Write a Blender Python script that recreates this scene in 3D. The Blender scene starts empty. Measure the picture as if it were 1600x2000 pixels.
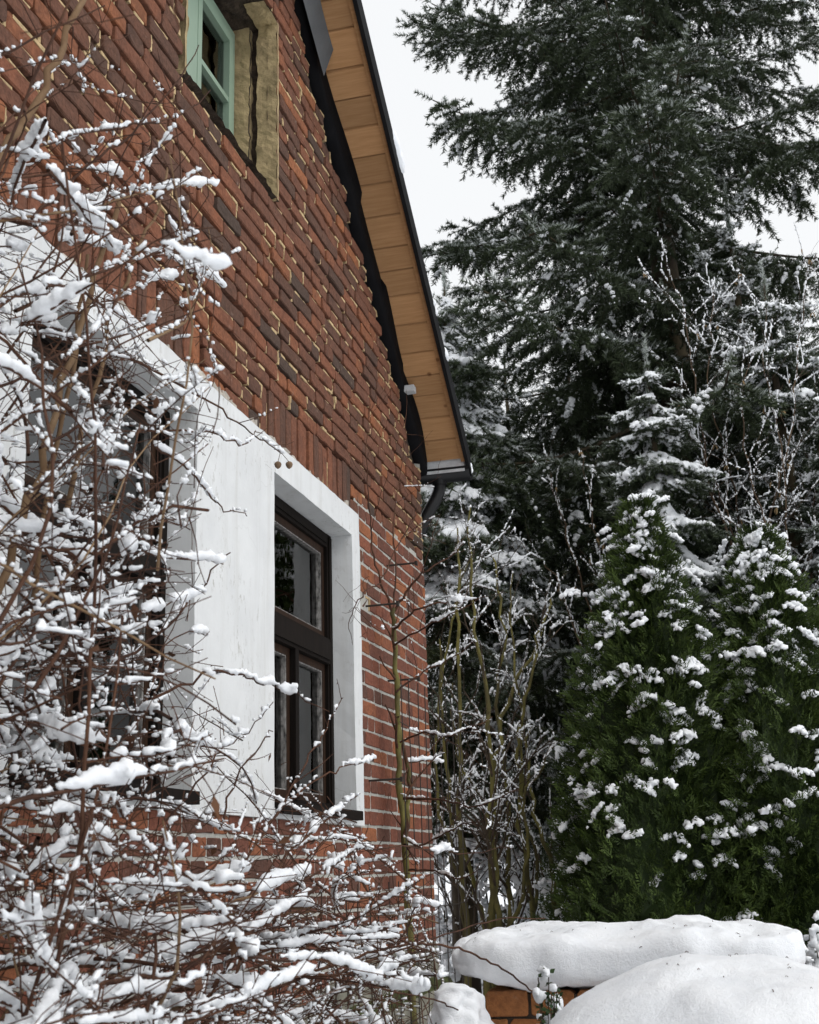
import bpy, math, random
import numpy as np
from mathutils import Vector, Matrix, noise as mnoise

# ------------------------------------------------------------------ camera, world, sun, exposure
sc = bpy.context.scene
FPX, CAMX = 2428.0, 1.77            # focal length in photo pixels, camera distance from the gable wall (metres)
ROT = np.array([[0.96692558, 0.09716784, 0.23582479],
                [0.25335176, -0.25910975, -0.93202737],
                [-0.02945858, 0.96094773, -0.27515749]])
CAM = np.array([CAMX, 0.0, 0.0])
GROUND = -1.55
cam_d = bpy.data.cameras.new('camera')
cam = bpy.data.objects.new('camera', cam_d); sc.collection.objects.link(cam)
mw = Matrix(ROT.tolist()).to_4x4(); mw.translation = Vector(CAM)
cam.matrix_world = mw
cam_d.sensor_fit = 'VERTICAL'; cam_d.sensor_height = 36.0; cam_d.sensor_width = 28.8
cam_d.lens = FPX / 2000 * 36
cam_d.clip_start = 0.05; cam_d.clip_end = 3000
cam_d.dof.use_dof = True; cam_d.dof.focus_distance = 5.0; cam_d.dof.aperture_fstop = 11.0
sc.camera = cam

world = bpy.data.worlds.new('World'); sc.world = world; world.use_nodes = True
wn, wl = world.node_tree.nodes, world.node_tree.links
SUN_EL, SUN_ROT = math.radians(52), math.radians(115)
sky = wn.new('ShaderNodeTexSky'); sky.sky_type = 'NISHITA'; sky.sun_disc = False
sky.sun_elevation = SUN_EL; sky.sun_rotation = SUN_ROT; sky.dust_density = 6.0; sky.air_density = 1.0
hsv = wn.new('ShaderNodeHueSaturation'); hsv.inputs['Saturation'].default_value = 0.12
mixw = wn.new('ShaderNodeMix'); mixw.data_type = 'RGBA'; mixw.inputs[0].default_value = 0.70
wl.new(sky.outputs[0], hsv.inputs['Color']); wl.new(hsv.outputs[0], mixw.inputs[6])
mixw.inputs[7].default_value = (11.3, 11.5, 11.7, 1)        # even cloud layer
bg = wn['Background']; bg.inputs['Strength'].default_value = 0.10
wl.new(mixw.outputs[2], bg.inputs['Color'])

sun_d = bpy.data.lights.new('sun', 'SUN'); sun = bpy.data.objects.new('sun', sun_d); sc.collection.objects.link(sun)
sun_d.energy = 0.7; sun_d.angle = math.radians(50); sun_d.color = (1.0, 0.97, 0.93)
sd = Vector((math.cos(SUN_EL) * math.sin(SUN_ROT), math.cos(SUN_EL) * math.cos(SUN_ROT), math.sin(SUN_EL)))
sun.rotation_euler = sd.to_track_quat('Z', 'Y').to_euler()
sc.view_settings.view_transform = 'Standard'; sc.view_settings.look = 'None'
sc.view_settings.exposure = 0.12; sc.view_settings.gamma = 1.0
sc.view_settings.use_curve_mapping = False
sc.cycles.max_bounces = 6; sc.cycles.diffuse_bounces = 3; sc.cycles.glossy_bounces = 3
sc.cycles.transparent_max_bounces = 6; sc.cycles.use_denoising = True
sc.cycles.caustics_reflective = False; sc.cycles.caustics_refractive = False

# ------------------------------------------------------------------ helpers
def at(px, py, y):
    """world point on the sight line through photo pixel (px,py) at distance y along the wall"""
    r = ROT @ np.array([px - 800, 1000 - py, -FPX]); return CAM + r * (y / r[1])

def toward(px, py, x=0.0):
    r = ROT @ np.array([px - 800, 1000 - py, -FPX]); return CAM + r * ((x - CAMX) / r[0])

def project(P):
    c = (np.asarray(P) - CAM) @ ROT
    return np.stack([800 + FPX * c[..., 0] / -c[..., 2], 1000 - FPX * c[..., 1] / -c[..., 2]], -1)

def unit(v):
    v = np.asarray(v, float); return v / (np.linalg.norm(v, axis=-1, keepdims=True) + 1e-12)

class G:
    """collects shapes and links them as one mesh object"""
    def __init__(s): s.V = []; s.F = []; s.M = []; s.A = []; s.n = 0
    def add(s, V, F, mat=0, a=0.0):
        V = np.asarray(V, float).reshape(-1, 3); F = np.asarray(F, int)
        if len(V) == 0: return
        s.V.append(V); s.F.append(F + s.n); s.M.append(np.full(len(F), mat))
        s.A.append(np.broadcast_to(np.asarray(a, float), (len(V),))); s.n += len(V)
    def box(s, x0, x1, y0, y1, z0, z1, mat=0, a=0.0):
        V = [(x, y, z) for x in (x0, x1) for y in (y0, y1) for z in (z0, z1)]
        s.add(V, [(0, 1, 3, 2), (4, 6, 7, 5), (0, 4, 5, 1), (2, 3, 7, 6), (0, 2, 6, 4), (1, 5, 7, 3)], mat, a)
    def mesh(s, name, mats, smooth=False):
        me = bpy.data.meshes.new(name)
        V = np.concatenate(s.V); nl = sum(f.size for f in s.F); nf = sum(len(f) for f in s.F)
        me.vertices.add(len(V)); me.vertices.foreach_set('co', V.ravel())
        me.loops.add(nl); me.polygons.add(nf)
        li = np.concatenate([f.ravel() for f in s.F]); tot = np.concatenate([np.full(len(f), f.shape[1]) for f in s.F])
        me.loops.foreach_set('vertex_index', li.astype(np.int32))
        me.polygons.foreach_set('loop_start', np.concatenate([[0], np.cumsum(tot)[:-1]]).astype(np.int32))
        me.polygons.foreach_set('material_index', np.concatenate(s.M).astype(np.int32))
        me.polygons.foreach_set('use_smooth', np.full(nf, smooth))
        at_ = me.attributes.new('tone', 'FLOAT', 'POINT'); at_.data.foreach_set('value', np.concatenate(s.A).astype(np.float32))
        for m in mats: me.materials.append(m)
        me.update(calc_edges=True); me.validate()
        return me
    def build(s, name, mats, parent=None, smooth=False, **props):
        if not isinstance(mats, (list, tuple)): mats = [mats]
        return link(name, s.mesh(name, mats, smooth), parent, **props)

def link(name, me, parent=None, label=None, cat=None, group=None, kind=None):
    o = bpy.data.objects.new(name, me); sc.collection.objects.link(o)
    if parent: o.parent = parent
    tag(o, label, cat, group, kind)
    return o

def tag(o, label=None, cat=None, group=None, kind=None):
    for k, v in (('label', label), ('category', cat), ('group', group), ('kind', kind)):
        if v: o[k] = v

def thing(name, label, cat, loc=(0, 0, 0), group=None):
    o = link(name, None, None, label, cat, group); o.location = loc; o.empty_display_size = 0.1
    return o

def keep_world(o, parent):
    """parent a mesh built in world coordinates under an empty that stands at a base point"""
    o.parent = parent; o.matrix_parent_inverse = Matrix.Translation(-Vector(parent.location))

def tube(P, R, k=6):
    P = np.asarray(P, float); n = len(P); R = np.broadcast_to(np.asarray(R, float), (n,))
    T = unit(np.gradient(P, axis=0)); ref = np.eye(3)[np.argmin(np.abs(T).mean(0))]
    N = unit(np.cross(T, ref)); B = np.cross(T, N)
    a = np.arange(k) * 2 * np.pi / k
    V = P[:, None] + R[:, None, None] * (np.cos(a)[None, :, None] * N[:, None] + np.sin(a)[None, :, None] * B[:, None])
    i = np.arange(n - 1)[:, None] * k; j = np.arange(k)[None]; j2 = (j + 1) % k
    F = np.stack([i + j, i + j2, i + k + j2, i + k + j], -1).reshape(-1, 4)
    return V.reshape(-1, 3), F

def grow(rng, p, d, L, n, wob=0.12, pull=(0, 0, 0)):
    p = np.array(p, float); d = unit(d); out = [p.copy()]; st = L / n; pull = np.array(pull, float)
    W = rng.normal(0, wob, (n, 3))
    for i in range(n):
        d = d + W[i] + pull; d = d / math.sqrt(d @ d); p = p + d * st; out.append(p.copy())
    return np.array(out)

def side_dir(rng, t, ang, upbias=0.0):
    r = rng.normal(0, 1, 3); r = unit(r - t * (r @ t)); r[2] += upbias
    return unit(t * math.cos(ang) + r * math.sin(ang))

def voxel_snow(name, pts, rad, voxel, mat, adapt=0.0):
    """snow clumps: overlapping lumps merged into one skin"""
    me = bpy.data.meshes.new(name + '_points'); me.vertices.add(len(pts)); me.vertices.foreach_set('co', np.asarray(pts, float).ravel())
    a = me.attributes.new('rad', 'FLOAT', 'POINT'); a.data.foreach_set('value', np.asarray(rad, np.float32))
    o = bpy.data.objects.new(name + '_tmp', me); sc.collection.objects.link(o)
    ng = bpy.data.node_groups.new(name + '_gn', 'GeometryNodeTree')
    ng.interface.new_socket('Geometry', in_out='INPUT', socket_type='NodeSocketGeometry')
    ng.interface.new_socket('Geometry', in_out='OUTPUT', socket_type='NodeSocketGeometry')
    N, L = ng.nodes, ng.links
    gi, go = N.new('NodeGroupInput'), N.new('NodeGroupOutput')
    na = N.new('GeometryNodeInputNamedAttribute'); na.data_type = 'FLOAT'; na.inputs[0].default_value = 'rad'
    mp = N.new('GeometryNodeMeshToPoints'); pv = N.new('GeometryNodePointsToVolume'); vm = N.new('GeometryNodeVolumeToMesh')
    pv.resolution_mode = 'VOXEL_SIZE'; pv.inputs['Voxel Size'].default_value = voxel
    vm.resolution_mode = 'GRID'; vm.inputs['Adaptivity'].default_value = adapt
    L.new(gi.outputs[0], mp.inputs['Mesh']); L.new(mp.outputs[0], pv.inputs['Points'])
    rout = [s for s in na.outputs if s.enabled][0] if any(s.enabled for s in na.outputs) else na.outputs[0]
    L.new(rout, mp.inputs['Radius']); L.new(rout, pv.inputs['Radius'])
    L.new(pv.outputs[0], vm.inputs['Volume']); L.new(vm.outputs[0], go.inputs[0])
    md = o.modifiers.new('v', 'NODES'); md.node_group = ng
    dg = bpy.context.evaluated_depsgraph_get()
    res = bpy.data.meshes.new_from_object(o.evaluated_get(dg)); res.name = name
    res.polygons.foreach_set('use_smooth', np.ones(len(res.polygons), bool))
    res.materials.clear(); res.materials.append(mat)
    bpy.data.objects.remove(o); bpy.data.meshes.remove(me); bpy.data.node_groups.remove(ng)
    return res

def roughen(me, amp, freq):
    """crumbly surface: push the skin in and out along its normals"""
    n = len(me.vertices); V = np.empty(n * 3); me.vertices.foreach_get('co', V); V = V.reshape(-1, 3)
    N = np.empty(n * 3); me.vertex_normals.foreach_get('vector', N); N = N.reshape(-1, 3)
    d = np.array([mnoise.noise(Vector(p)) + 0.55 * mnoise.noise(Vector(p * 2.7)) for p in V * freq])
    V = V + N * (d * amp)[:, None]; me.vertices.foreach_set('co', V.ravel()); me.update()
    return me

def mesh_arrays(me):
    V = np.empty(len(me.vertices) * 3); me.vertices.foreach_get('co', V)
    me.calc_loop_triangles(); T = np.empty(len(me.loop_triangles) * 3, np.int32); me.loop_triangles.foreach_get('vertices', T)
    return V.reshape(-1, 3), T.reshape(-1, 3)

def snow_points(rng, twigs, base, step=0.006, cover=0.6, steep=0.92, thin=0.0032, clump=0.03, rmin=0.0, fine_less=0.0):
    """ribbons of snow lying along the upper side of twigs; twigs = list of (points, radii)"""
    C, S = [], []
    for P, R in twigs:
        seg = np.linalg.norm(np.diff(P, axis=0), axis=1); Ltot = seg.sum()
        n = max(2, int(Ltot / step)); u = np.linspace(0, Ltot, n); cs = np.concatenate([[0], np.cumsum(seg)])
        Q = np.stack([np.interp(u, cs, P[:, i]) for i in range(3)], 1); rr = np.interp(u, cs, R)
        t = unit(np.gradient(Q, axis=0)); flat = 1 - np.abs(t[:, 2]) / steep
        ph = rng.uniform(0, 50)
        c = 0.5 + 0.42 * np.sin(u * 11 + ph) + 0.22 * np.sin(u * 29 + ph * 1.7) + 0.06 * np.sin(u * 83 + ph * 2.3) + rng.uniform(-0.35, 0.2)
        c = c - (1 - cover) - fine_less * max(0.0, 1 - R[0] / (thin * .62)); ok = (flat > 0.04) & (c > 0)
        if not ok.any(): continue
        b = base * (0.5 + 0.5 * min(1.0, R[0] / thin)) * (1.22 if rng.random() < .10 else rng.uniform(.7, 1.08))
        r = b * (0.42 + 0.62 * np.clip(c * 1.3, 0, 1)) * np.clip(flat * 1.7, 0.4, 1) * rng.uniform(0.9, 1.06, n)
        r = np.maximum(r, rmin); Q = Q + rng.normal(0, 1, (n, 3)) * (r * 0.16)[:, None]; Q[:, 2] += rr + r * 0.72
        C.append(Q[ok]); S.append(r[ok])
        ex = ok & (rng.random(n) < 0.35)                         # second, narrower layer
        q = Q[ex].copy(); q[:, 2] += r[ex] * rng.uniform(.35, .8, ex.sum()); C.append(q); S.append(r[ex] * rng.uniform(0.5, 0.8, ex.sum()))
        ex = ok & (rng.random(n) < clump)
        for q, r_ in zip(Q[ex], r[ex]):
            m = rng.integers(4, 9); C.append(q + rng.normal(0, 1, (m, 3)) * r_ * np.array([1.1, 1.1, .6])); S.append(r_ * rng.uniform(.6, 1.05, m))
    if not C: return np.zeros((0, 3)), np.zeros(0)
    return np.concatenate(C), np.concatenate(S)

# ------------------------------------------------------------------ materials
def new_mat(name, rough=0.8, spec=0.3):
    m = bpy.data.materials.new(name); m.use_nodes = True
    b = m.node_tree.nodes['Principled BSDF']; b.inputs['Roughness'].default_value = rough
    b.inputs['Specular IOR Level'].default_value = spec
    return m, m.node_tree.nodes, m.node_tree.links, b

def coords(N, L, scale=(1, 1, 1)):
    g = N.new('ShaderNodeNewGeometry'); mp = N.new('ShaderNodeMapping'); mp.inputs['Scale'].default_value = scale
    L.new(g.outputs['Position'], mp.inputs['Vector']); return mp.outputs[0]

def noise_n(N, L, vec, scale, detail=4, rough=0.6):
    n = N.new('ShaderNodeTexNoise'); n.inputs['Scale'].default_value = scale; n.inputs['Detail'].default_value = detail
    n.inputs['Roughness'].default_value = rough; L.new(vec, n.inputs['Vector']); return n.outputs['Fac']

def ramp(N, L, fac, stops):
    r = N.new('ShaderNodeValToRGB'); e = r.color_ramp.elements
    while len(e) < len(stops): e.new(0.5)
    for q, (p, c) in zip(e, stops): q.position = p; q.color = (*c, 1) if len(c) == 3 else c
    L.new(fac, r.inputs[0]); return r.outputs[0]

def mixc(N, L, fac, a, b, mode='MIX'):
    m = N.new('ShaderNodeMix'); m.data_type = 'RGBA'; m.blend_type = mode
    for sock, v in ((m.inputs[0], fac), (m.inputs[6], a), (m.inputs[7], b)):
        if hasattr(v, 'links'): L.new(v, sock)
        elif isinstance(v, (int, float)): sock.default_value = v
        else: sock.default_value = (*v, 1)
    return m.outputs[2]

def bump(N, L, b, h, strength, dist):
    n = N.new('ShaderNodeBump'); n.inputs['Strength'].default_value = strength; n.inputs['Distance'].default_value = dist
    L.new(h, n.inputs['Height']); L.new(n.outputs[0], b.inputs['Normal'])

def math_n(N, L, op, a, b=0.0):
    m = N.new('ShaderNodeMath'); m.operation = op
    for s, v in zip(m.inputs, (a, b)):
        if hasattr(v, 'links'): L.new(v, s)
        else: s.default_value = v
    return m.outputs[0]

def simple(name, col, var=0.25, scale=8, rough=0.8, spec=0.3, bs=0.3, bd=0.01, stretch=(1, 1, 1), bscale=None):
    m, N, L, b = new_mat(name, rough, spec)
    v = coords(N, L, stretch); f = noise_n(N, L, v, scale, 5)
    lo = tuple(c * (1 - var) for c in col); hi = tuple(min(1, c * (1 + var)) for c in col)
    L.new(ramp(N, L, f, [(0.3, lo), (0.7, hi)]), b.inputs['Base Color'])
    bump(N, L, b, noise_n(N, L, v, bscale or scale * 4, 4), bs, bd)
    return m

def random_fac(N, L):
    oi = N.new('ShaderNodeObjectInfo'); g = N.new('ShaderNodeNewGeometry')
    s = math_n(N, L, 'ADD', oi.outputs['Random'], g.outputs['Random Per Island'])
    return math_n(N, L, 'FRACT', s)

def brick_mat(name, stops, grime=0.5):
    m, N, L, b = new_mat(name, 0.88, 0.18)
    r = random_fac(N, L); base = ramp(N, L, r, stops)
    v = coords(N, L); n1 = noise_n(N, L, v, 9, 6, 0.7); n2 = noise_n(N, L, v, 55, 5, 0.7)
    c = mixc(N, L, ramp(N, L, n1, [(0.42, (0, 0, 0)), (0.72, (grime,) * 3)]), base, (0.055, 0.04, 0.036))
    c = mixc(N, L, ramp(N, L, n2, [(0.35, (0.55,) * 3), (0.65, (0, 0, 0))]), c, (0.30, 0.30, 0.30), 'MULTIPLY')
    n3 = noise_n(N, L, v, 23, 3)
    c = mixc(N, L, ramp(N, L, n3, [(0.66, (0, 0, 0)), (0.75, (0.35,) * 3)]), c, (0.32, 0.25, 0.20))
    L.new(c, b.inputs['Base Color'])
    bump(N, L, b, n2, 0.8, 0.008)
    return m

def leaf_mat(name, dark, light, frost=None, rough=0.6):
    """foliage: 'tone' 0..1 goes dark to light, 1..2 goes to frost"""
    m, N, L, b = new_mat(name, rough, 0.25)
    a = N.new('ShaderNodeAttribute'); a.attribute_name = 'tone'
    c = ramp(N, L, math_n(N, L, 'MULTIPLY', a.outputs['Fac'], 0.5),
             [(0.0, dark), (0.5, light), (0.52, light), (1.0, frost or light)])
    v = coords(N, L); n = noise_n(N, L, v, 3.0, 3)
    c = mixc(N, L, 1.0, c, ramp(N, L, n, [(0.3, (0.62, 0.66, 0.6)), (0.7, (1.0, 1.0, 1.0))]), 'MULTIPLY')
    L.new(c, b.inputs['Base Color'])
    return m

def bark_mat(name, base, other, scale=30, frac=(0.45, 0.6), rough=0.85):
    m, N, L, b = new_mat(name, rough, 0.25)
    v = coords(N, L, (1, 1, 0.5)); n = noise_n(N, L, v, scale, 5, 0.7); n0 = noise_n(N, L, v, scale * 0.15, 3)
    f = mixc(N, L, 0.5, n, n0)
    L.new(ramp(N, L, f, [(frac[0], base), (frac[1], other)]), b.inputs['Base Color'])
    bump(N, L, b, noise_n(N, L, v, scale * 4, 4), 0.5, 0.004)
    return m

def make_snow(name, scale=1.0):
    m, N, L, b = new_mat(name, 0.8, 0.15)
    v = coords(N, L); n = noise_n(N, L, v, 140 * scale, 4, 0.7); n2 = noise_n(N, L, v, 30 * scale, 3)
    L.new(ramp(N, L, n2, [(0.3, (0.84, 0.865, 0.90)), (0.7, (0.90, 0.915, 0.935))]), b.inputs['Base Color'])
    bump(N, L, b, mixc(N, L, 0.5, n, n2), 0.5, 0.006 / scale)
    return m

SNOW = make_snow('snow'); SNOW_FAR = make_snow('snow_far', 0.4)
BRICK_OLD = brick_mat('old_brick', [(0.0, (0.095, 0.066, 0.052)), (0.10, (0.145, 0.075, 0.052)), (0.30, (0.190, 0.086, 0.055)), (0.6, (0.225, 0.095, 0.058)),
                                    (0.82, (0.265, 0.105, 0.060)), (0.95, (0.31, 0.120, 0.060)), (1.0, (0.39, 0.150, 0.068))], 0.48)
BRICK_LOW = brick_mat('low_brick', [(0.0, (0.15, 0.075, 0.055)), (0.3, (0.235, 0.092, 0.062)), (0.7, (0.29, 0.106, 0.066)), (1.0, (0.40, 0.15, 0.07))], 0.42)
BRICK_GARDEN = brick_mat('garden_brick', [(0.0, (0.34, 0.13, 0.05)), (1.0, (0.42, 0.19, 0.07))], 0.2)
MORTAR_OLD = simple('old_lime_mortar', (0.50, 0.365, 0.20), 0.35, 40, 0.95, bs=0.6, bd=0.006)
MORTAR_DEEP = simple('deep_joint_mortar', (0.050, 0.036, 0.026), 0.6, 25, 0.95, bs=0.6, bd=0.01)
MORTAR_GREY = simple('grey_mortar', (0.44, 0.43, 0.39), 0.22, 30, 0.95, bs=0.7, bd=0.006)
WOOD = None

def plaster_mat():
    m, N, L, b = new_mat('white_plaster', 0.85, 0.2)
    v = coords(N, L); st = coords(N, L, (1, 1, 0.45))
    n1 = noise_n(N, L, v, 3, 5); c = ramp(N, L, n1, [(0.3, (0.64, 0.65, 0.655)), (0.7, (0.74, 0.75, 0.75))])
    sp = noise_n(N, L, st, 38, 6, 0.75); big = noise_n(N, L, v, 2.6, 2)
    k = math_n(N, L, 'MULTIPLY', ramp(N, L, sp, [(0.565, (0, 0, 0)), (0.61, (1, 1, 1))]), ramp(N, L, big, [(0.45, (0, 0, 0)), (0.62, (0.7,) * 3)]))
    c = mixc(N, L, k, c, (0.33, 0.31, 0.27))
    stv = coords(N, L, (6, 6, 0.35)); stn = noise_n(N, L, stv, 2.2, 5, 0.7)
    c = mixc(N, L, ramp(N, L, stn, [(0.50, (0, 0, 0)), (0.75, (0.5,) * 3)]), c, (0.52, 0.51, 0.48))      # rain streaks
    # hairline cracks
    vo = N.new('ShaderNodeTexVoronoi'); vo.feature = 'DISTANCE_TO_EDGE'; vo.inputs['Scale'].default_value = 2.2
    wv = N.new('ShaderNodeVectorMath'); wv.operation = 'ADD'
    nv = N.new('ShaderNodeTexNoise'); nv.inputs['Scale'].default_value = 9; L.new(v, nv.inputs['Vector'])
    sc_ = N.new('ShaderNodeVectorMath'); sc_.operation = 'SCALE'; sc_.inputs['Scale'].default_value = 0.14; L.new(nv.outputs['Color'], sc_.inputs[0])
    L.new(v, wv.inputs[0]); L.new(sc_.outputs[0], wv.inputs[1]); L.new(wv.outputs[0], vo.inputs['Vector'])
    ck = math_n(N, L, 'MULTIPLY', ramp(N, L, vo.outputs['Distance'], [(0.0, (1, 1, 1)), (0.004, (0, 0, 0))]), ramp(N, L, noise_n(N, L, v, 1.7, 2), [(0.57, (0, 0, 0)), (0.63, (0.4,) * 3)]))
    c = mixc(N, L, ck, c, (0.36, 0.35, 0.33))
    L.new(c, b.inputs['Base Color']); bump(N, L, b, noise_n(N, L, v, 70, 6, 0.7), 0.25, 0.004)
    return m
PLASTER = plaster_mat()

def wood_mat(name, c0, c1, rough=0.65, knots=True, axis=(1, 14, 14)):
    m, N, L, b = new_mat(name, rough, 0.12)
    r = random_fac(N, L); v = coords(N, L, axis)
    off = N.new('ShaderNodeVectorMath'); off.operation = 'ADD'; L.new(v, off.inputs[0])
    cx = N.new('ShaderNodeCombineXYZ'); L.new(math_n(N, L, 'MULTIPLY', r, 37.0), cx.inputs[0]); L.new(cx.outputs[0], off.inputs[1])
    g = noise_n(N, L, off.outputs[0], 5, 6, 0.65)
    c = ramp(N, L, g, [(0.3, c0), (0.7, c1)])
    c = mixc(N, L, 1.0, c, ramp(N, L, r, [(0, (0.72, 0.70, 0.68)), (1, (1.05, 1.0, 0.95))]), 'MULTIPLY')
    if knots:
        vo = N.new('ShaderNodeTexVoronoi'); vo.inputs['Scale'].default_value = 5.5; L.new(coords(N, L), vo.inputs['Vector'])
        c = mixc(N, L, ramp(N, L, vo.outputs['Distance'], [(0.05, (0.75,) * 3), (0.10, (0, 0, 0))]), c, (0.13, 0.05, 0.02))
    L.new(c, b.inputs['Base Color']); bump(N, L, b, g, 0.15, 0.003)
    return m
SOFFIT = wood_mat('soffit_pine', (0.40, 0.225, 0.105), (0.53, 0.32, 0.165))
DARKWOOD = wood_mat('dark_window_wood', (0.006, 0.0045, 0.004), (0.014, 0.010, 0.008), 0.8, False, (14, 14, 1))
SASHWOOD = wood_mat('worn_sash_wood', (0.016, 0.009, 0.006), (0.045, 0.023, 0.013), 0.6, False, (14, 14, 1))
PEEL = simple('peeling_white_putty', (0.22, 0.21, 0.20), 0.9, 60, 0.9, stretch=(1, 1, 0.4))
GREEN = simple('sage_green_paint', (0.255, 0.350, 0.265), 0.06, 5, 0.4, 0.45, 0.05, 0.002)
TAN = simple('tan_old_plaster', (0.36, 0.275, 0.15), 0.3, 12, 0.95, bs=0.8, bd=0.01)
BLACK = simple('black_membrane', (0.006, 0.006, 0.007), 0.3, 6, 0.7, 0.08, 0.3, 0.01)
METAL = simple('black_gutter_metal', (0.008, 0.008, 0.009), 0.2, 6, 0.4, 0.25, 0.1, 0.002)
GREYMETAL = simple('grey_flashing', (0.10, 0.105, 0.11), 0.2, 6, 0.45, 0.3, 0.1, 0.002)
PALE = simple('pale_drip_edge', (0.60, 0.62, 0.64), 0.15, 30, 0.5)
REFLECTION_GREY = simple('grey_reflection', (0.40, 0.36, 0.32), 0.1, 20, 0.95, 0.1, 0.1)  # the pale reveal's reflection in the panes, put in as colour
DARKROOM = simple('dark_room', (0.10, 0.065, 0.04), 0.2, 2, 0.9)
ROOFTILE = simple('dark_roofing', (0.010, 0.010, 0.011), 0.3, 6, 0.7, 0.12)
CONCRETE = simple('weathered_render', (0.19, 0.18, 0.145), 0.4, 7, 0.95, bs=0.6, bd=0.01)
MOSSY_RENDER = simple('mossy_render', (0.055, 0.062, 0.022), 0.6, 14, 0.95, bs=0.8, bd=0.015)
IRON = simple('rusty_black_iron', (0.025, 0.018, 0.014), 0.3, 30, 0.6, 0.4)
TWIG = bark_mat('red_brown_twig', (0.048, 0.022, 0.014), (0.115, 0.054, 0.031), 25)
TWIG_PALE = bark_mat('pale_tan_cane', (0.16, 0.095, 0.050), (0.27, 0.18, 0.105), 14)
MOSSBARK = bark_mat('mossy_bark', (0.085, 0.072, 0.030), (0.19, 0.17, 0.05), 18)
GREYTWIG = bark_mat('grey_brown_twig', (0.045, 0.032, 0.022), (0.095, 0.068, 0.045), 20)
HAZEL = bark_mat('hazel_bark', (0.065, 0.042, 0.027), (0.125, 0.085, 0.052), 12)
TRUNK = bark_mat('spruce_bark', (0.035, 0.026, 0.017), (0.075, 0.058, 0.030), 9)
NEEDLE = leaf_mat('spruce_needles', (0.024, 0.036, 0.016), (0.078, 0.100, 0.050), (0.60, 0.63, 0.63))
NEEDLE_Y = leaf_mat('green_needles', (0.026, 0.036, 0.012), (0.080, 0.095, 0.030), (0.50, 0.55, 0.58))
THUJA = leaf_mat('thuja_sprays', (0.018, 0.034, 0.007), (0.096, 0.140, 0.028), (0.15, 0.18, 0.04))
BOXLEAF = leaf_mat('box_leaves', (0.02, 0.045, 0.015), (0.07, 0.11, 0.04))
DRYLEAF = leaf_mat('dry_leaves', (0.07, 0.028, 0.014), (0.14, 0.06, 0.028))
CATKIN = simple('catkin', (0.22, 0.15, 0.075), 0.3, 30, 0.9)
POD = simple('dry_pod', (0.20, 0.13, 0.08), 0.3, 60, 0.85)

def glass_mat():
    m = bpy.data.materials.new('window_glass'); m.use_nodes = True
    N, L = m.node_tree.nodes, m.node_tree.links; N.clear()
    out = N.new('ShaderNodeOutputMaterial'); mx = N.new('ShaderNodeMixShader')
    gl = N.new('ShaderNodeBsdfGlossy'); gl.inputs['Roughness'].default_value = 0.01
    tr = N.new('ShaderNodeBsdfTransparent'); tr.inputs['Color'].default_value = (0.82, 0.84, 0.82, 1)
    fr = N.new('ShaderNodeFresnel'); fr.inputs['IOR'].default_value = 1.75
    bp = N.new('ShaderNodeBump'); bp.inputs['Strength'].default_value = 0.08; bp.inputs['Distance'].default_value = 0.02
    g = N.new('ShaderNodeNewGeometry'); nz = N.new('ShaderNodeTexNoise'); nz.inputs['Scale'].default_value = 6
    L.new(g.outputs['Position'], nz.inputs['Vector']); L.new(nz.outputs['Fac'], bp.inputs['Height']); L.new(bp.outputs[0], gl.inputs['Normal'])
    L.new(fr.outputs[0], mx.inputs[0]); L.new(tr.outputs[0], mx.inputs[1]); L.new(gl.outputs[0], mx.inputs[2]); L.new(mx.outputs[0], out.inputs[0])
    return m
GLASS = glass_mat()

# ------------------------------------------------------------------ ground
rng = np.random.default_rng(7)
def vnoise(P, s, o=0.0):
    return np.array([mnoise.noise(Vector((p[0] * s + o, p[1] * s - o, p[2] * s + 2 * o))) for p in P])

g = G()
xs = np.concatenate([[-900, -300, -100, -40], np.linspace(-20, 20, 55), [40, 100, 300, 900]])
ys = np.concatenate([[-900, -200, -40], np.linspace(-8, 40, 66), [60, 100, 200, 400, 1200]])
X, Y = np.meshgrid(xs, ys, indexing='ij'); P = np.stack([X.ravel(), Y.ravel(), np.zeros(X.size)], 1)
P[:, 2] = GROUND + 0.10 * vnoise(P, 0.35) + 0.05 * vnoise(P, 1.1, 3) + 1.1 * np.clip((P[:, 1] - 15) / 30, 0, 1) ** 1.5
n, m = len(xs), len(ys); i, j = np.meshgrid(np.arange(n - 1), np.arange(m - 1), indexing='ij'); q = (i * m + j).ravel()
g.add(P, np.stack([q, q + m, q + m + 1, q + 1], 1))
g.build('ground', SNOW_FAR, None, True, label='snow covered garden ground around the house', kind='structure')

# ------------------------------------------------------------------ the brick house
house = thing('brick_house', 'weathered red brick gable house with white plastered window surrounds', 'house', (0, 3.2, GROUND))
RIDGE, EAVE, SLOPE, CORNER = 3.2, 7.43, 0.735, 7.33
def verge(s): return 2.51 + SLOPE * (EAVE - (s if s > RIDGE else 2 * RIDGE - s))
BAND_S, BAND_Z0, BAND_Z1 = 5.88, 0.20, 1.745
W2 = (4.66, 5.75, 0.24, 1.61); W1 = (2.79, 3.885, 0.24, 1.61); W0 = (0.9, 2.0, 0.24, 1.61)
UW = (3.74, 4.72, 2.93, 3.86)
REPOINT = 1.845
LEFT = -0.93

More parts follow.
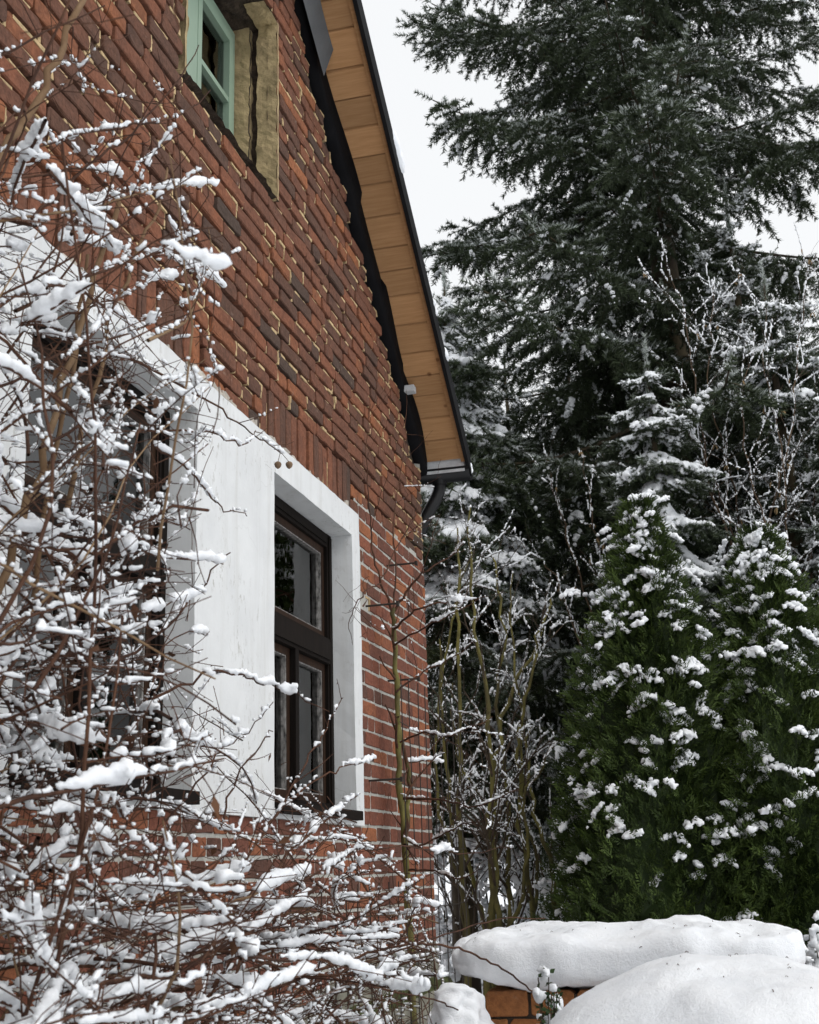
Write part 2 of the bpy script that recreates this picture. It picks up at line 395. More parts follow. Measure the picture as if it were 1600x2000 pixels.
gw = G()
def quad(g, x, a, b, z0, z1a, z1b, mat=0): g.add([(x, a, z0), (x, b, z0), (x, b, z1b), (x, a, z1a)], [(0, 1, 2, 3)], mat)
DEEP, FLUSH = -0.046, -0.007
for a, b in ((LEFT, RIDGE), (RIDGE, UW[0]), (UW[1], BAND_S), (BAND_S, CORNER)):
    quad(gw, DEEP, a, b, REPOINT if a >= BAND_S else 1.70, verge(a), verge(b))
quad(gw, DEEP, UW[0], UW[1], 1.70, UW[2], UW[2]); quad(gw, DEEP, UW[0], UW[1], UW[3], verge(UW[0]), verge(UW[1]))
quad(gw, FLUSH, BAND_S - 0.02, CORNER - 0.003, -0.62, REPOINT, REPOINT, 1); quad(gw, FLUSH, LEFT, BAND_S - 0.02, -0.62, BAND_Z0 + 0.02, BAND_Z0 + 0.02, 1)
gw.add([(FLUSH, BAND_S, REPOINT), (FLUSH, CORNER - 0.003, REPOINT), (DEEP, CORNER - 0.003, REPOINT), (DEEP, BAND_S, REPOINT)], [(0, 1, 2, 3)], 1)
# back face and far corner give the wall its thickness
for a, b, z0, z1 in ((LEFT, W0[0], GROUND, None), (W0[1], W1[0], GROUND, None), (W1[1], UW[0] if False else W2[0], GROUND, 1.7), (W2[1], CORNER, GROUND, None)):
    zt = (lambda s: z1) if z1 else verge
    quad(gw, -0.42, a, b, z0, zt(a), zt(b))
gw.add([(FLUSH, CORNER - 0.003, GROUND), (-0.42, CORNER - 0.003, GROUND), (-0.42, CORNER - 0.003, verge(CORNER)), (FLUSH, CORNER - 0.003, verge(CORNER))], [(0, 1, 2, 3)], 1)
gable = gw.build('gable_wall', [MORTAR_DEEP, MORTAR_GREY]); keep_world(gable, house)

def brick_variant(rng, name, L, H, rough, mat, depth=0.055):
    c = 0.0018 + rough * 0.28
    side = lambda n: np.linspace(-0.5, 0.5, n + 2)[1:-1]
    cut = lambda: rng.uniform(0.25, 1.0) * rough * 2.0
    pts = []
    nl = 3 if L > 0.16 else 2
    for y in side(nl): pts.append((y * L * 1.05, -H / 2))
    k = cut(); pts += [(L / 2 - k, -H / 2), (L / 2, -H / 2 + k)]
    pts.append((L / 2, 0)); k = cut(); pts += [(L / 2, H / 2 - k), (L / 2 - k * rng.uniform(.8, 2), H / 2)]
    for y in side(nl)[::-1]: pts.append((y * L, H / 2))
    k = cut(); pts += [(-L / 2 + k, H / 2), (-L / 2, H / 2 - k)]
    pts.append((-L / 2, 0)); k = cut(); pts += [(-L / 2, -H / 2 + k), (-L / 2 + k, -H / 2)]
    p = np.array(pts); p += rng.uniform(-1, 1, p.shape) * rough * 0.42; n = len(p)
    inn = p * (1 - 2 * c / np.array([L, H]))
    def ring(q, x): return np.column_stack([x, q])
    V = np.concatenate([ring(inn, rng.uniform(-rough * 0.6, 0, n)), ring(p, np.full(n, -c * 1.2)), ring(p, np.full(n, -depth))])
    V[:, 1] /= L; V[:, 2] /= H
    i = np.arange(n); i2 = (i + 1) % n; g = G()
    g.add(V, i[None]); g.F[0] = g.F[0]
    g.add(np.zeros((0, 3)), [])
    F = np.concatenate([np.stack([i + n, i2 + n, i2, i], 1), np.stack([i + 2 * n, i2 + 2 * n, i2 + n, i + n], 1)])
    g.F.append(F); g.M.append(np.zeros(len(F), int))
    return V, i[None], F, g.mesh(name, [mat])

rb = np.random.default_rng(11)
VAR = {}
for zone, rough, mat in (('old', 0.0072, BRICK_OLD), ('low', 0.0042, BRICK_LOW)):
    VAR[zone, 's'] = [brick_variant(rb, 'brick', 0.24, 0.065, rough, mat) for _ in range(14)]
    VAR[zone, 'h'] = [brick_variant(rb, 'brick', 0.115, 0.065, rough, mat) for _ in range(9)]

CH, JT = 0.077, 0.0115
bricks = []          # (zone, kind, s0, s1, z0, z1, soldier)
def blocked(s0, s1, z0, z1):
    """intervals of [s0,s1] left free by the openings and the white surround"""
    free = [(s0, s1)]
    cuts = []
    if z1 > UW[2] and z0 < UW[3]: cuts.append((UW[0] - .01, UW[1] + .012))
    if z1 > BAND_Z0 and z0 < BAND_Z1 - 0.005: cuts.append((-9, BAND_S))
    if z0 < BAND_Z1 + 0.235 and z1 > BAND_Z1: cuts += [(4.56, 5.80), (2.62, 3.96)]
    for a, b in cuts:
        nf = []
        for u, v in free:
            if v <= a or u >= b: nf.append((u, v)); continue
            if u < a: nf.append((u, a - JT / 2))
            if v > b: nf.append((b + JT / 2, v))
        free = nf
    return free
k0 = int(math.floor((-0.62 - 1.745) / CH))
for k in range(k0, 60):
    z0 = 1.745 + 0.006 + k * CH; z1 = z0 + CH - (0.0165 if z0 > REPOINT - 0.04 else 0.0135)
    if z0 < -0.60: continue
    s = 0.9 + rb.uniform(-0.2, 0) + (0.062 if k % 2 else 0)
    run = 0
    while s < CORNER:
        zone = 'old' if z0 > REPOINT - 0.04 or (s < BAND_S and z0 > 1) else 'low'
        hd = (k % 2 == 0) if zone == 'low' and rb.random() < 0.8 else rb.random() < 0.33
        if run > 3: hd = True
        run = 0 if hd else run + 1
        ln = (0.118 if hd else 0.243) + rb.uniform(-0.008, 0.006)
        e = min(s + ln, CORNER)
        if CORNER - e < 0.05: e = CORNER
        if z1 < verge(e) - 0.072 - 0.02 * rb.random() and e - s > 0.03:
            for u, v in blocked(s, e, z0, z1):
                if v - u > 0.035: bricks.append([zone, 'h' if v - u < 0.17 else 's', u, v, z0, z1, False])
        s = e + JT * rb.uniform(0.7, 1.3)
for a, b in ((4.56, 5.80), (2.62, 3.96)):
    s = a; mid = (a + b) / 2
    while s + 0.06 < b:
        bricks.append(['old', 's', s, s + 0.062, BAND_Z1 + 0.006 + rb.uniform(-.004, .008), BAND_Z1 + 0.226 + rb.uniform(-.012, .004), True]); s += 0.0735

wave = lambda s, z: 0.004 * math.sin(1.7 * s + 2.1 * z) + 0.003 * math.sin(4.1 * s + z * 5)
def brick_pose(b):
    zone, kind, u, v, z0, z1, sol = b
    j = 0.007 if zone == 'old' else 0.0022
    c = Vector((rb.uniform(-j, j * 0.6) + (0 if zone == 'old' else -0.001), (u + v) / 2, (z0 + z1) / 2 + wave(u, z0)))
    tw = rb.normal(0, 0.018 if zone == 'old' else 0.006)
    tilt = rb.normal(0, 0.010 if zone == 'old' else 0.004)
    if sol:
        R = Matrix.Rotation(math.radians(90) + tilt * 0.6, 4, 'X'); S = Matrix.Diagonal((1, (z1 - z0), (v - u), 1))
    else:
        R = Matrix.Rotation(tw, 4, 'Z') @ Matrix.Rotation(tilt, 4, 'X'); S = Matrix.Diagonal((1, v - u, z1 - z0, 1))
    fl = 1
    return Matrix.Translation(c) @ R @ S
areas = []
for b in bricks:
    q = project(np.array([(0, b[2], b[4]), (0, b[3], b[4]), (0, b[3], b[5]), (0, b[2], b[5])]))
    x, y = q[:, 0], q[:, 1]; A = 0.5 * abs(np.dot(x, np.roll(y, 1)) - np.dot(y, np.roll(x, 1)))
    cx, cy = q.mean(0); inside = 0 < cx < 1600 and 0 < cy < 2000
    hid = (cx < 330 and cy > 60) or (cy > 1650 and cx < 600)       # mostly behind the shrub
    areas.append(A * (0.45 if hid else 1) if inside else 0)
order = np.argsort(areas)[::-1]; single = set(order[:300].tolist())
rest = {'old': G(), 'low': G()}
for n_, b in enumerate(bricks):
    M = brick_pose(b); V, f0, F, me = VAR[b[0], b[1]][rb.integers(len(VAR[b[0], b[1]]))]
    if n_ in single:
        o = bpy.data.objects.new('brick', me); sc.collection.objects.link(o); o.parent = gable; o.matrix_local = M
    else:
        A = np.array(M); W = V @ A[:3, :3].T + A[:3, 3]; g = rest[b[0]]; nb = g.n
        g.add(W, f0); g.F.append(F + nb); g.M.append(np.zeros(len(F), int))
rest['old'].build('brickwork', BRICK_OLD, gable, kind='stuff'); rest['low'].build('repointed_brickwork', BRICK_LOW, gable, kind='stuff')

# lime mortar clinging to the raked-out joints
gm = G()
def lump(g, x0, x1, y0, y1, z0, z1, jit, mat=0):
    V = np.array([(x, y, z) for x in (x0, x1) for y in (y0, y1) for z in (z0, z1)]) + rb.uniform(-jit, jit, (8, 3))
    g.add(V, [(0, 1, 3, 2), (4, 6, 7, 5), (0, 4, 5, 1), (2, 3, 7, 6), (0, 2, 6, 4), (1, 5, 7, 3)], mat)
for b in bricks:
    if b[0] != 'old': continue
    zone, kind, u, v, z0, z1, sol = b
    w = wave(u, z0); L = v - u
    if not sol:
        if rb.random() < 0.75:
            f = rb.uniform(0.45, 1.0); a = v - f * L; nseg = max(1, int(f * L / 0.05)); h = rb.uniform(0.002, 0.0065)
            for q in range(nseg):
                if rb.random() < 0.25: continue
                y0 = a + (v - a) * q / nseg; y1 = a + (v - a) * (q + 1) / nseg
                lump(gm, DEEP - .005, rb.uniform(-0.012, -0.002), y0, y1 + .003, z1 + w - .006, z1 + w + h, 0.0018)
        if rb.random() < 0.8:
            nz = 2; x1 = rb.uniform(-0.020, -0.002)
            for q in range(nz):
                if rb.random() < 0.18: continue
                a = z0 + (z1 - z0) * q / nz; lump(gm, DEEP - .005, x1 + rb.uniform(-.005, .003), v - .004, v + JT * rb.uniform(.55, 1.0), a + w, a + (z1 - z0) / nz + w + .002, 0.0022)
    elif rb.random() < 0.6:
        lump(gm, DEEP - .005, rb.uniform(-0.02, -0.005), v - .004, v + .010, z0, z1 - rb.uniform(0, .1), 0.002)
gm.build('mortar', MORTAR_OLD, gable, kind='stuff')

# plinth
g = G(); n = 60; ss = np.linspace(LEFT, CORNER + 0.05, n)
prof = [(-0.008, -0.50), (0.012, -0.585), (0.06, -0.615), (0.085, -0.64), (0.09, -0.8), (0.10, GROUND - 0.3)]
V = []
for s in ss:
    for x, z in prof: V.append((x + rng.uniform(-.006, .006), s, z + rng.uniform(-.012, .012)))
m = len(prof); F = []; MI = []
for a in range(n - 1):
    for c in range(m - 1): F.append((a * m + c, a * m + c + 1, (a + 1) * m + c + 1, (a + 1) * m + c)); MI.append(1 if 1 <= c <= 2 else 0)
g.add(V, F); g.M = [np.array(MI)]
keep_world(g.build('plinth', [CONCRETE, MOSSY_RENDER], None, True), house)

# sheet of old render left low on the wall, its upper edge broken away
g = G(); ss = np.linspace(LEFT, CORNER - .004, 420); nr = 7; V = []
for s in ss:
    e = mnoise.noise(Vector((s * 2.1, 3, 0))) * 0.16 + mnoise.noise(Vector((s * 7.3, 9, 0))) * 0.09 + mnoise.noise(Vector((s * 25, 1, 0))) * 0.03
    top = -0.50 + e + 0.10 * max(0, min(1, (s - 5.0)))
    for k in range(nr): V.append((0.0075 - (0.013 if k == nr - 1 else 0) + 0.002 * mnoise.noise(Vector((s * 12, k, 0))), s, -0.66 + (max(top, -0.64) + 0.66) * k / (nr - 1)))
F = [(a * nr + c, (a + 1) * nr + c, (a + 1) * nr + c + 1, a * nr + c + 1) for a in range(len(ss) - 1) for c in range(nr - 1)]
g.add(V, F); g.build('render_coat', CONCRETE, gable, True)

# the other walls of the house (seen only from the side)
def brickwall_mat():
    m, N, L, b = new_mat('plain_brick_wall', 0.9); t = N.new('ShaderNodeTexBrick'); t.inputs['Scale'].default_value = 4
    t.inputs['Color1'].default_value = (0.26, 0.085, 0.05, 1); t.inputs['Color2'].default_value = (0.19, 0.07, 0.045, 1); t.inputs['Mortar'].default_value = (0.33, 0.32, 0.29, 1)
    v = coords(N, L); sw = N.new('ShaderNodeVectorMath'); sw.operation = 'ADD'
    sp = N.new('ShaderNodeSeparateXYZ'); cb = N.new('ShaderNodeCombineXYZ'); L.new(v, sp.inputs[0]); L.new(sp.outputs[0], cb.inputs[0]); L.new(sp.outputs[2], cb.inputs[1])
    L.new(cb.outputs[0], t.inputs['Vector']); L.new(t.outputs['Color'], b.inputs['Base Color']); return m
g = G(); g.box(-7.0, -0.43, CORNER - 0.35, CORNER - 0.002, GROUND - .2, verge(CORNER) - .02); keep_world(g.build('side_wall', brickwall_mat()), house)
PB = bpy.data.materials['plain_brick_wall']
g = G(); g.box(-7.0, -0.43, LEFT + .002, LEFT + .35, GROUND - .2, verge(LEFT) - .02); keep_world(g.build('side_wall', PB), house)
g = G(); g.add([(-7.01, LEFT, GROUND - .2), (-7.01, CORNER, GROUND - .2), (-7.01, CORNER, verge(CORNER)), (-7.01, RIDGE, verge(RIDGE)), (-7.01, LEFT, verge(LEFT))], [(0, 1, 2, 3, 4)]); keep_world(g.build('back_gable', PB), house)
g = G(); g.add([(-0.421, LEFT, 1.7), (-0.421, RIDGE, 1.7), (-0.421, RIDGE, verge(RIDGE)), (-0.421, LEFT, verge(LEFT))], [(0, 1, 2, 3)]); g.add([(-0.421, UW[1], 1.7), (-0.421, CORNER - .01, 1.7), (-0.421, CORNER - .01, verge(CORNER)), (-0.421, UW[1], verge(UW[1]))], [(0, 1, 2, 3)]); keep_world(g.build('inner_gable', DARKROOM), house)

# white plastered surround of the ground floor windows
def grid_patch(g, f, a0, a1, b0, b1, step=0.05, mat=0):
    na = max(1, int(abs(a1 - a0) / step)); nb = max(1, int(abs(b1 - b0) / step))
    A = np.linspace(a0, a1, na + 1); B = np.linspace(b0, b1, nb + 1)
    V = np.array([f(a, b) for a in A for b in B]); i, j = np.meshgrid(np.arange(na), np.arange(nb), indexing='ij'); q = (i * (nb + 1) + j).ravel()
    g.add(V, np.stack([q, q + nb + 1, q + nb + 2, q + 1], 1), mat)
def pj(x, s, z):
    v = Vector((x * 9, s * 9, z * 9)); e = 0.0022
    d = mnoise.noise_vector(v) * e + mnoise.noise_vector(v * 3.3) * e * 0.6
    return (x + d.x, s + d.y, z + d.z * (2.0 if z > 1.74 else 1))
g = G(); FX, BX = 0.014, -0.11
wins = (W0, W1, W2); edges = [LEFT]
for w in wins: edges += [w[0], w[1]]
edges.append(BAND_S)
for k in range(len(edges) - 1):
    a, b = edges[k], edges[k + 1]
    st = 0.05 if a > 2 else 0.3
    if k % 2 == 0: grid_patch(g, lambda s, z: pj(FX, s, z), a, b, BAND_Z0, 1.61, st)
    else: grid_patch(g, lambda s, z: pj(FX, s, z), a, b, BAND_Z0, 0.24, st)
    grid_patch(g, lambda s, z: pj(FX, s, z), a, b, 1.61, BAND_Z1, st * 0.9)
for w in wins:
    grid_patch(g, lambda x, z: pj(x, w[1], z), FX, BX, w[2], w[3]); grid_patch(g, lambda x, z: pj(x, w[0], z), BX, FX, w[2], w[3])
    grid_patch(g, lambda x, s: pj(x, s, w[3]), FX, BX, w[0], w[1]); grid_patch(g, lambda x, s: pj(x, s, w[2]), BX, FX, w[0], w[1])
grid_patch(g, lambda x, s: pj(x, s, BAND_Z1), DEEP - .01, FX, LEFT, BAND_S)
grid_patch(g, lambda x, s: pj(x, s, BAND_Z0), FX, DEEP - .01, LEFT, BAND_S)
grid_patch(g, lambda x, z: pj(x, BAND_S, z), DEEP - .01, FX, BAND_Z0, BAND_Z1)
keep_world(g.build('window_surround', PLASTER, None, False), house)
# smears of plaster on the bricks just above the band
g = G()
for _ in range(45):
    s = rb.choice([rb.uniform(2.7, 4.6), rb.uniform(3.8, 4.3), rb.uniform(4.6, 5.8)]); r = rb.uniform(0.012, 0.05); k = 10; a = np.arange(k) * 2 * np.pi / k
    rr = r * rb.uniform(0.3, 1.1, k); x = 0.009
    V = np.column_stack([np.full(k, x) + rb.uniform(-.002, .002, k), s + rr * np.cos(a) * rb.uniform(.8, 2.4), BAND_Z1 - .004 + rr * np.sin(a) * rb.uniform(.3, 1.2)]); V2 = V.copy(); V2[:, 0] = -0.02
    i = np.arange(k); nb = g.n; g.add(np.concatenate([V, V2]), i[None]); F = np.stack([i + k, (i + 1) % k + k, (i + 1) % k, i], 1); g.F.append(F + nb); g.M.append(np.zeros(k, int))
g.build('plaster_smear', simple('smeared_plaster', (0.42, 0.38, 0.33), 0.35, 30, 0.95), gable, kind='stuff')

# ground floor windows: dark wooden frame with transom light over two casements
def window(w, name='window'):
    s0, s1, z0, z1 = w; fx, d = -0.095, 0.075; fw = 0.072; zt0, zt1 = 0.955, 1.075
    g = G()
    def member(ya, yb, za, zb, x0=fx - d, x1=fx, mat=0):
        g.box(x0, x1, ya, yb, za, zb, mat)
        g.box(x1, x1 + 0.009, ya + 0.016, yb - 0.016, za + 0.016, zb - 0.016, mat)   # moulded face
    member(s0 + .004, s0 + fw, z0, z1 - .002); member(s1 - fw, s1 - .004, z0, z1 - .002)
    member(s0 + fw, s1 - fw, z1 - fw, z1 - .004); member(s0 + fw, s1 - fw, z0, z0 + 0.06); member(s0 + fw, s1 - fw, zt0, zt1, x1=fx + .012)
    o = g.build(name, [DARKWOOD]); keep_world(o, house)
    mid = (s0 + s1) / 2
    def sash(ya, yb, za, zb):
        sw = 0.034; x1 = fx - 0.016; x0 = x1 - 0.045; g = G()
        g.box(x0, x1, ya, ya + sw, za, zb); g.box(x0, x1, yb - sw, yb, za, zb); g.box(x0, x1, ya + sw, yb - sw, za, za + sw); g.box(x0, x1, ya + sw, yb - sw, zb - sw, zb)
        p = 0.0055                                                      # putty bead
        for (a, b, c, e) in ((ya + sw, ya + sw + p, za + sw, zb - sw), (yb - sw - p, yb - sw, za + sw, zb - sw), (ya + sw + p, yb - sw - p, za + sw, za + sw + p), (ya + sw + p, yb - sw - p, zb - sw - p, zb - sw)):
            g.box(x0 + 0.012, x1 - 0.004, a, b, c, e, 1)
        g.build('sash', [SASHWOOD, PEEL], o)
        g = G(); g.box(x0 + 0.014, x0 + 0.018, ya + sw - .002, yb - sw + .002, za + sw - .002, zb - sw + .002); g.build('pane', GLASS, o)
    sash(s0 + fw + .002, s1 - fw - .002, zt1 + .002, z1 - fw - .002)
    sash(s0 + fw + .002, mid - 0.024, z0 + 0.062, zt0 - .002); sash(mid + 0.024, s1 - fw - .002, z0 + 0.062, zt0 - .002)
    g = G(); g.box(fx - 0.06, fx + 0.012, mid - 0.022, mid + 0.022, z0 + 0.061, zt0 - .001); g.build('meeting_stile', DARKWOOD, o)
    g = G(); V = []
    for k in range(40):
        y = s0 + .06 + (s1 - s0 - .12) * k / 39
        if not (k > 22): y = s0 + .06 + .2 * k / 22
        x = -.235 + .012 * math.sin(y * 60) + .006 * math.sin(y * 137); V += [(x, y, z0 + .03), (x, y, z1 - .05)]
    g.add(V, [(2 * k, 2 * k + 2, 2 * k + 3, 2 * k + 1) for k in range(39) if k != 22]); g.build('reflection_panel', REFLECTION_GREY, o, True)  # wavy grey panels added behind the glass to imitate the reflected reveal
    g = G(); g.box(fx + .001, 0.05, s0 + .01, s1 - .01, z0 - 0.02, z0 + 0.022); g.build('sill', DARKWOOD, o)
    return o
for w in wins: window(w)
# dim room behind the windows
g = G(); a, b, z0, z1, x0, x1 = LEFT, CORNER - .37, GROUND, 1.72, -3.6, -0.425
g.add([(x0, a, z0), (x0, b, z0), (x0, b, z1), (x0, a, z1)], [(0, 1, 2, 3)]); g.add([(x0, a, z0), (x1, a, z0), (x1, a, z1), (x0, a, z1)], [(0, 1, 2, 3)])
g.add([(x0, b, z0), (x1, b, z0), (x1, b, z1), (x0, b, z1)], [(0, 1, 2, 3)]); g.add([(x0, a, z1), (x1, a, z1), (x1, b, z1), (x0, b, z1)], [(0, 1, 2, 3)]); g.add([(x0, a, z0), (x1, a, z0), (x1, b, z0), (x0, b, z0)], [(0, 1, 2, 3)])
for w in wins:      # inner reveals
    for s in (w[0], w[1]): g.add([(BX - .08, s, w[2]), (x1, s, w[2]), (x1, s, w[3]), (BX - .08, s, w[3])], [(0, 1, 2, 3)])
    for z in (w[2], w[3]): g.add([(BX - .08, w[0], z), (x1, w[0], z), (x1, w[1], z), (BX - .08, w[1], z)], [(0, 1, 2, 3)])
keep_world(g.build('room', DARKROOM), house)

# upper window: sage green frame in a rough plastered reveal
g = G(); gx = -0.205
def rj(x, s, z, e=0.010):
    v = Vector((x * 14, s * 14, z * 14)); d = mnoise.noise_vector(v) * e + mnoise.noise_vector(v * 3) * e * .6; return (x + d.x, s + d.y, z + d.z)
s0, s1, z0, z1 = UW
grid_patch(g, lambda x, z: rj(x, s1, z), 0.004, -0.095, z0 - .02, z1, 0.022)          # outer plastered jamb
grid_patch(g, lambda x, z: rj(x, s1 + .035, z), -0.095, -0.135, z0 - .02, z1, 0.022, 1)     # broken out rebate
grid_patch(g, lambda x, z: rj(x, s1 + (.035 if x > -.13 else 0) , z), -0.13, -0.14, z0 - .02, z1, 0.022, 1)
grid_patch(g, lambda x, z: rj(x, s1 - .002, z), -0.135, gx - .08, z0 - .02, z1, 0.022)
grid_patch(g, lambda s, z: rj(-0.095, s, z), s1, s1 + .036, z0 - .02, z1, 0.022); grid_patch(g, lambda s, z: rj(-0.136, s, z), s1 + .036, s1, z0 - .02, z1, 0.022)
grid_patch(g, lambda x, z: rj(x, s0, z), gx - .08, 0.004, z0 - .02, z1, 0.022)
grid_patch(g, lambda x, s: rj(x, s, z1), 0.004, gx - .08, s0, s1 + .04, 0.022, 1)
grid_patch(g, lambda x, s: rj(x, s, z0), gx - .08, 0.004, s0, s1 + .04, 0.022, 1)
grid_patch(g, lambda s, z: rj(0.006, s, z, .003), s1, s1 + .014, z0 - .01, z1, 0.02)    # broken plaster edge on the face
grid_patch(g, lambda s, z: rj(0.006, s, z, .003), s0 - .016, s0, z0, z1, 0.02)
grid_patch(g, lambda x, s: rj(x, s, z1 - .006 - .02 * max(0, s - s1 + .16), .009), 0.004, -0.10, s1 - .17, s1 + .02, 0.018)
keep_world(g.build('upper_reveal', [TAN, MORTAR_DEEP]), house)
g = G(); fw = 0.062; d = 0.07
g.box(gx - d, gx, s0 + .005, s0 + fw, z0 + .02, z1 - .03); g.box(gx - d, gx, s1 - fw, s1 - .012, z0 + .02, z1 - .03); g.box(gx - d, gx, s0 + fw, s1 - fw, z1 - .03 - fw, z1 - .03); g.box(gx - d, gx, s0 + fw, s1 - fw, z0 + .02, z0 + .02 + fw)
upw = g.build('upper_window', GREEN); keep_world(upw, house)
mid = (s0 + s1) / 2
g = G(); g.box(gx - .03, gx + .012, mid - .035, mid + .035, z0 + .083, z1 - .093); g.build('mullion', GREEN, upw)
for a, b in ((s0 + fw + .001, mid - .036), (mid + .036, s1 - fw - .001)):
    za, zb = z0 + .083, z1 - .093; sw = .042; x1 = gx + .014; x0 = x1 - .05; g = G()
    g.box(x0, x1, a, a + sw, za, zb); g.box(x0, x1, b - sw, b, za, zb); g.box(x0, x1, a + sw, b - sw, za, za + sw); g.box(x0, x1, a + sw, b - sw, zb - sw, zb)
    zm = (za + zb) / 2 + .02; g.box(x0 + .01, x1 - .003, a + sw, b - sw, zm - .013, zm + .013)
    g.build('sash', GREEN, upw)
    g = G(); g.box(x0 + .014, x0 + .02, a + sw - .002, b - sw + .002, za + sw - .002, zb - sw + .002); g.build('pane', GLASS, upw)
g = G(); g.add([(-2.5, s0 - .6, 2.0), (-2.5, s1 + .6, 2.0), (-2.5, s1 + .6, 4.5), (-2.5, s0 - .6, 4.5)], [(0, 1, 2, 3)])
for s in (s0 - .6, s1 + .6): g.add([(-2.5, s, 2.0), (gx - .1, s, 2.0), (gx - .1, s, 4.5), (-2.5, s, 4.5)], [(0, 1, 2, 3)])
for z in (2.0, 4.5): g.add([(-2.5, s0 - .6, z), (gx - .1, s0 - .6, z), (gx - .1, s1 + .6, z), (-2.5, s1 + .6, z)], [(0, 1, 2, 3)])
keep_world(g.build('attic_room', DARKROOM), house)

# roof with boarded verge soffit
OV = 0.24
g = G()
def slab(g, xa, xb, sa, sb, t0, t1, mat=0):
    V = [(x, s, verge(s) + t) for x in (xa, xb) for s in (sa, sb) for t in (t0, t1)]
    g.add(V, [(0, 1, 3, 2), (4, 6, 7, 5), (0, 4, 5, 1), (2, 3, 7, 6), (0, 2, 6, 4), (1, 5, 7, 3)], mat)
slab(g, -7.2, OV + 0.052, RIDGE, 7.50, 0.034, 0.085); slab(g, -7.2, OV + 0.052, 2 * RIDGE - 7.5, RIDGE, 0.034, 0.085)
slab(g, OV + 0.030, OV + 0.053, RIDGE, 7.50, -0.045, 0.034); slab(g, OV + 0.030, OV + 0.053, 2 * RIDGE - 7.5, RIDGE, -0.045, 0.034)   # metal verge trim
roof = g.build('roof', ROOFTILE); keep_world(roof, house)
s = EAVE; cosr = 1 / math.sqrt(1 + SLOPE ** 2); first = True
while s > RIDGE + 0.1:
    wd = rb.uniform(0.135, 0.20) * cosr; e = max(s - wd, RIDGE); g = G(); t = rb.uniform(-0.005, 0.005); gap = 0.0050
    slab(g, -0.09, OV, e + gap, s - gap, t, 0.028); g.build('soffit_board', SOFFIT, roof); s = e
g = G(); slab(g, OV + .001, OV + 0.028, RIDGE, EAVE + .005, -0.012, 0.030); g.build('verge_board', SOFFIT, roof)
# black felt hanging out between wall head and soffit
g = G(); ss = np.linspace(EAVE - .01, 3.6, 90); V = []
for s in ss:
    wob = 0.008 * math.sin(s * 9) + 0.010 * math.sin(s * 4.1 + 1)
    xi = 0.040 + 0.016 * math.sin((s - 5.2) * 2.0) ** 2 + wob * .5
    if 6.85 < s: xi = 0.030 + 0.02 * math.sin((s - 6.85) * 6) + wob * .5
    if 5.95 < s < 6.35: xi -= 0.02
    e_ = .010 * math.sin(s * 23) + .007 * math.sin(s * 51)
    V += [(-0.05, s, verge(s) - 0.104), (0.014, s, verge(s) - 0.108 + e_), (0.022 + wob * .4, s, verge(s) - 0.07), (xi, s, verge(s) - 0.004), (xi - .006, s, verge(s) - 0.002)]
n = len(ss); F = [(a * 5 + c, a * 5 + c + 1, a * 5 + c + 6, a * 5 + c + 5) for a in range(n - 1) for c in range(4)]
g.add(V, F); g.build('roofing_felt', BLACK, roof, True)
g = G(); V = []
for s in np.linspace(5.28, 3.7, 20): V += [(0.05, s, verge(s) - 0.155 - (5.28 - s) * .03), (0.11 + .01 * math.sin(s * 7), s, verge(s) - 0.006)]
g.add(V, [(2 * a, 2 * a + 1, 2 * a + 3, 2 * a + 2) for a in range(19)]); g.build('flashing', GREYMETAL, roof)
p = toward(797, 775, 0.03); g = G(); g.box(0.004, 0.075, p[1] - .03, p[1] + .03, verge(p[1]) - .075, verge(p[1]) - .035); g.build('batten_end', PALE, roof)

# gutter and downpipe at the eave
def halfpipe(g, r, t, x0, x1, s, z):
    a = np.linspace(math.pi, 2 * math.pi, 13); V = []
    for x in (x0, x1):
        for rr in (r, r - t): V += [(x, s + rr * math.cos(q), z + rr * math.sin(q)) for q in a]
    n = 13; F = []
    for c in range(n - 1):
        F += [(c, c + 1, 2 * n + c + 1, 2 * n + c), (n + c, 3 * n + c, 3 * n + c + 1, n + c + 1), (c, n + c, n + c + 1, c + 1), (2 * n + c, 2 * n + c + 1, 3 * n + c + 1, 3 * n + c)]
    for c in (0, n - 1): F.append((c, 2 * n + c, 3 * n + c, n + c))
    g.add(V, F)
g = G(); GS, GZ = 7.515, 2.46; halfpipe(g, 0.068, 0.004, -7.1, 0.285, GS, GZ)
a = np.linspace(math.pi, 2 * math.pi, 13); g.add([(0.284, GS + 0.067 * math.cos(q), GZ + 0.067 * math.sin(q)) for q in a], [tuple(range(13))])
V, F = tube(np.array([(x, GS - .07, GZ + .002) for x in (-7.1, .286)]), 0.009, 8); g.add(V, F)
gut = g.build('gutter', METAL, None, True); keep_world(gut, house)
P = np.array([(.075, GS, GZ - .05), (.075, GS, GZ - .09), (.07, GS - .005, GZ - .13), (.05, GS - .03, GZ - .19), (.02, GS - .05, GZ - .25), (-.02, GS - .065, GZ - .33), (-.04, GS - .075, GZ - .40), (-.14, GS - .08, GZ - .50), (-.16, GS - .08, GZ - .6), (-.16, GS - .08, GROUND)])
g = G(); V, F = tube(P, 0.040, 14); g.add(V, F)
V, F = tube(np.array([(.075, GS, GZ - .045), (.075, GS, GZ - .085)]), 0.048, 14); g.add(V, F)
V, F = tube(np.array([(-.16, GS - .08, GZ - .62), (-.16, GS - .08, GZ - .68)]), 0.046, 14); g.add(V, F); g.build('downpipe', METAL, gut, True)
g = G(); g.box(-0.01, OV + .02, EAVE + .012, EAVE + .016, 2.435, 2.53); g.build('drip_edge', PALE, gut)
pts = [(rb.uniform(-.02, OV + .04), GS + rb.normal(0, .02), GZ + rb.uniform(-.01, .035)) for _ in range(160)]
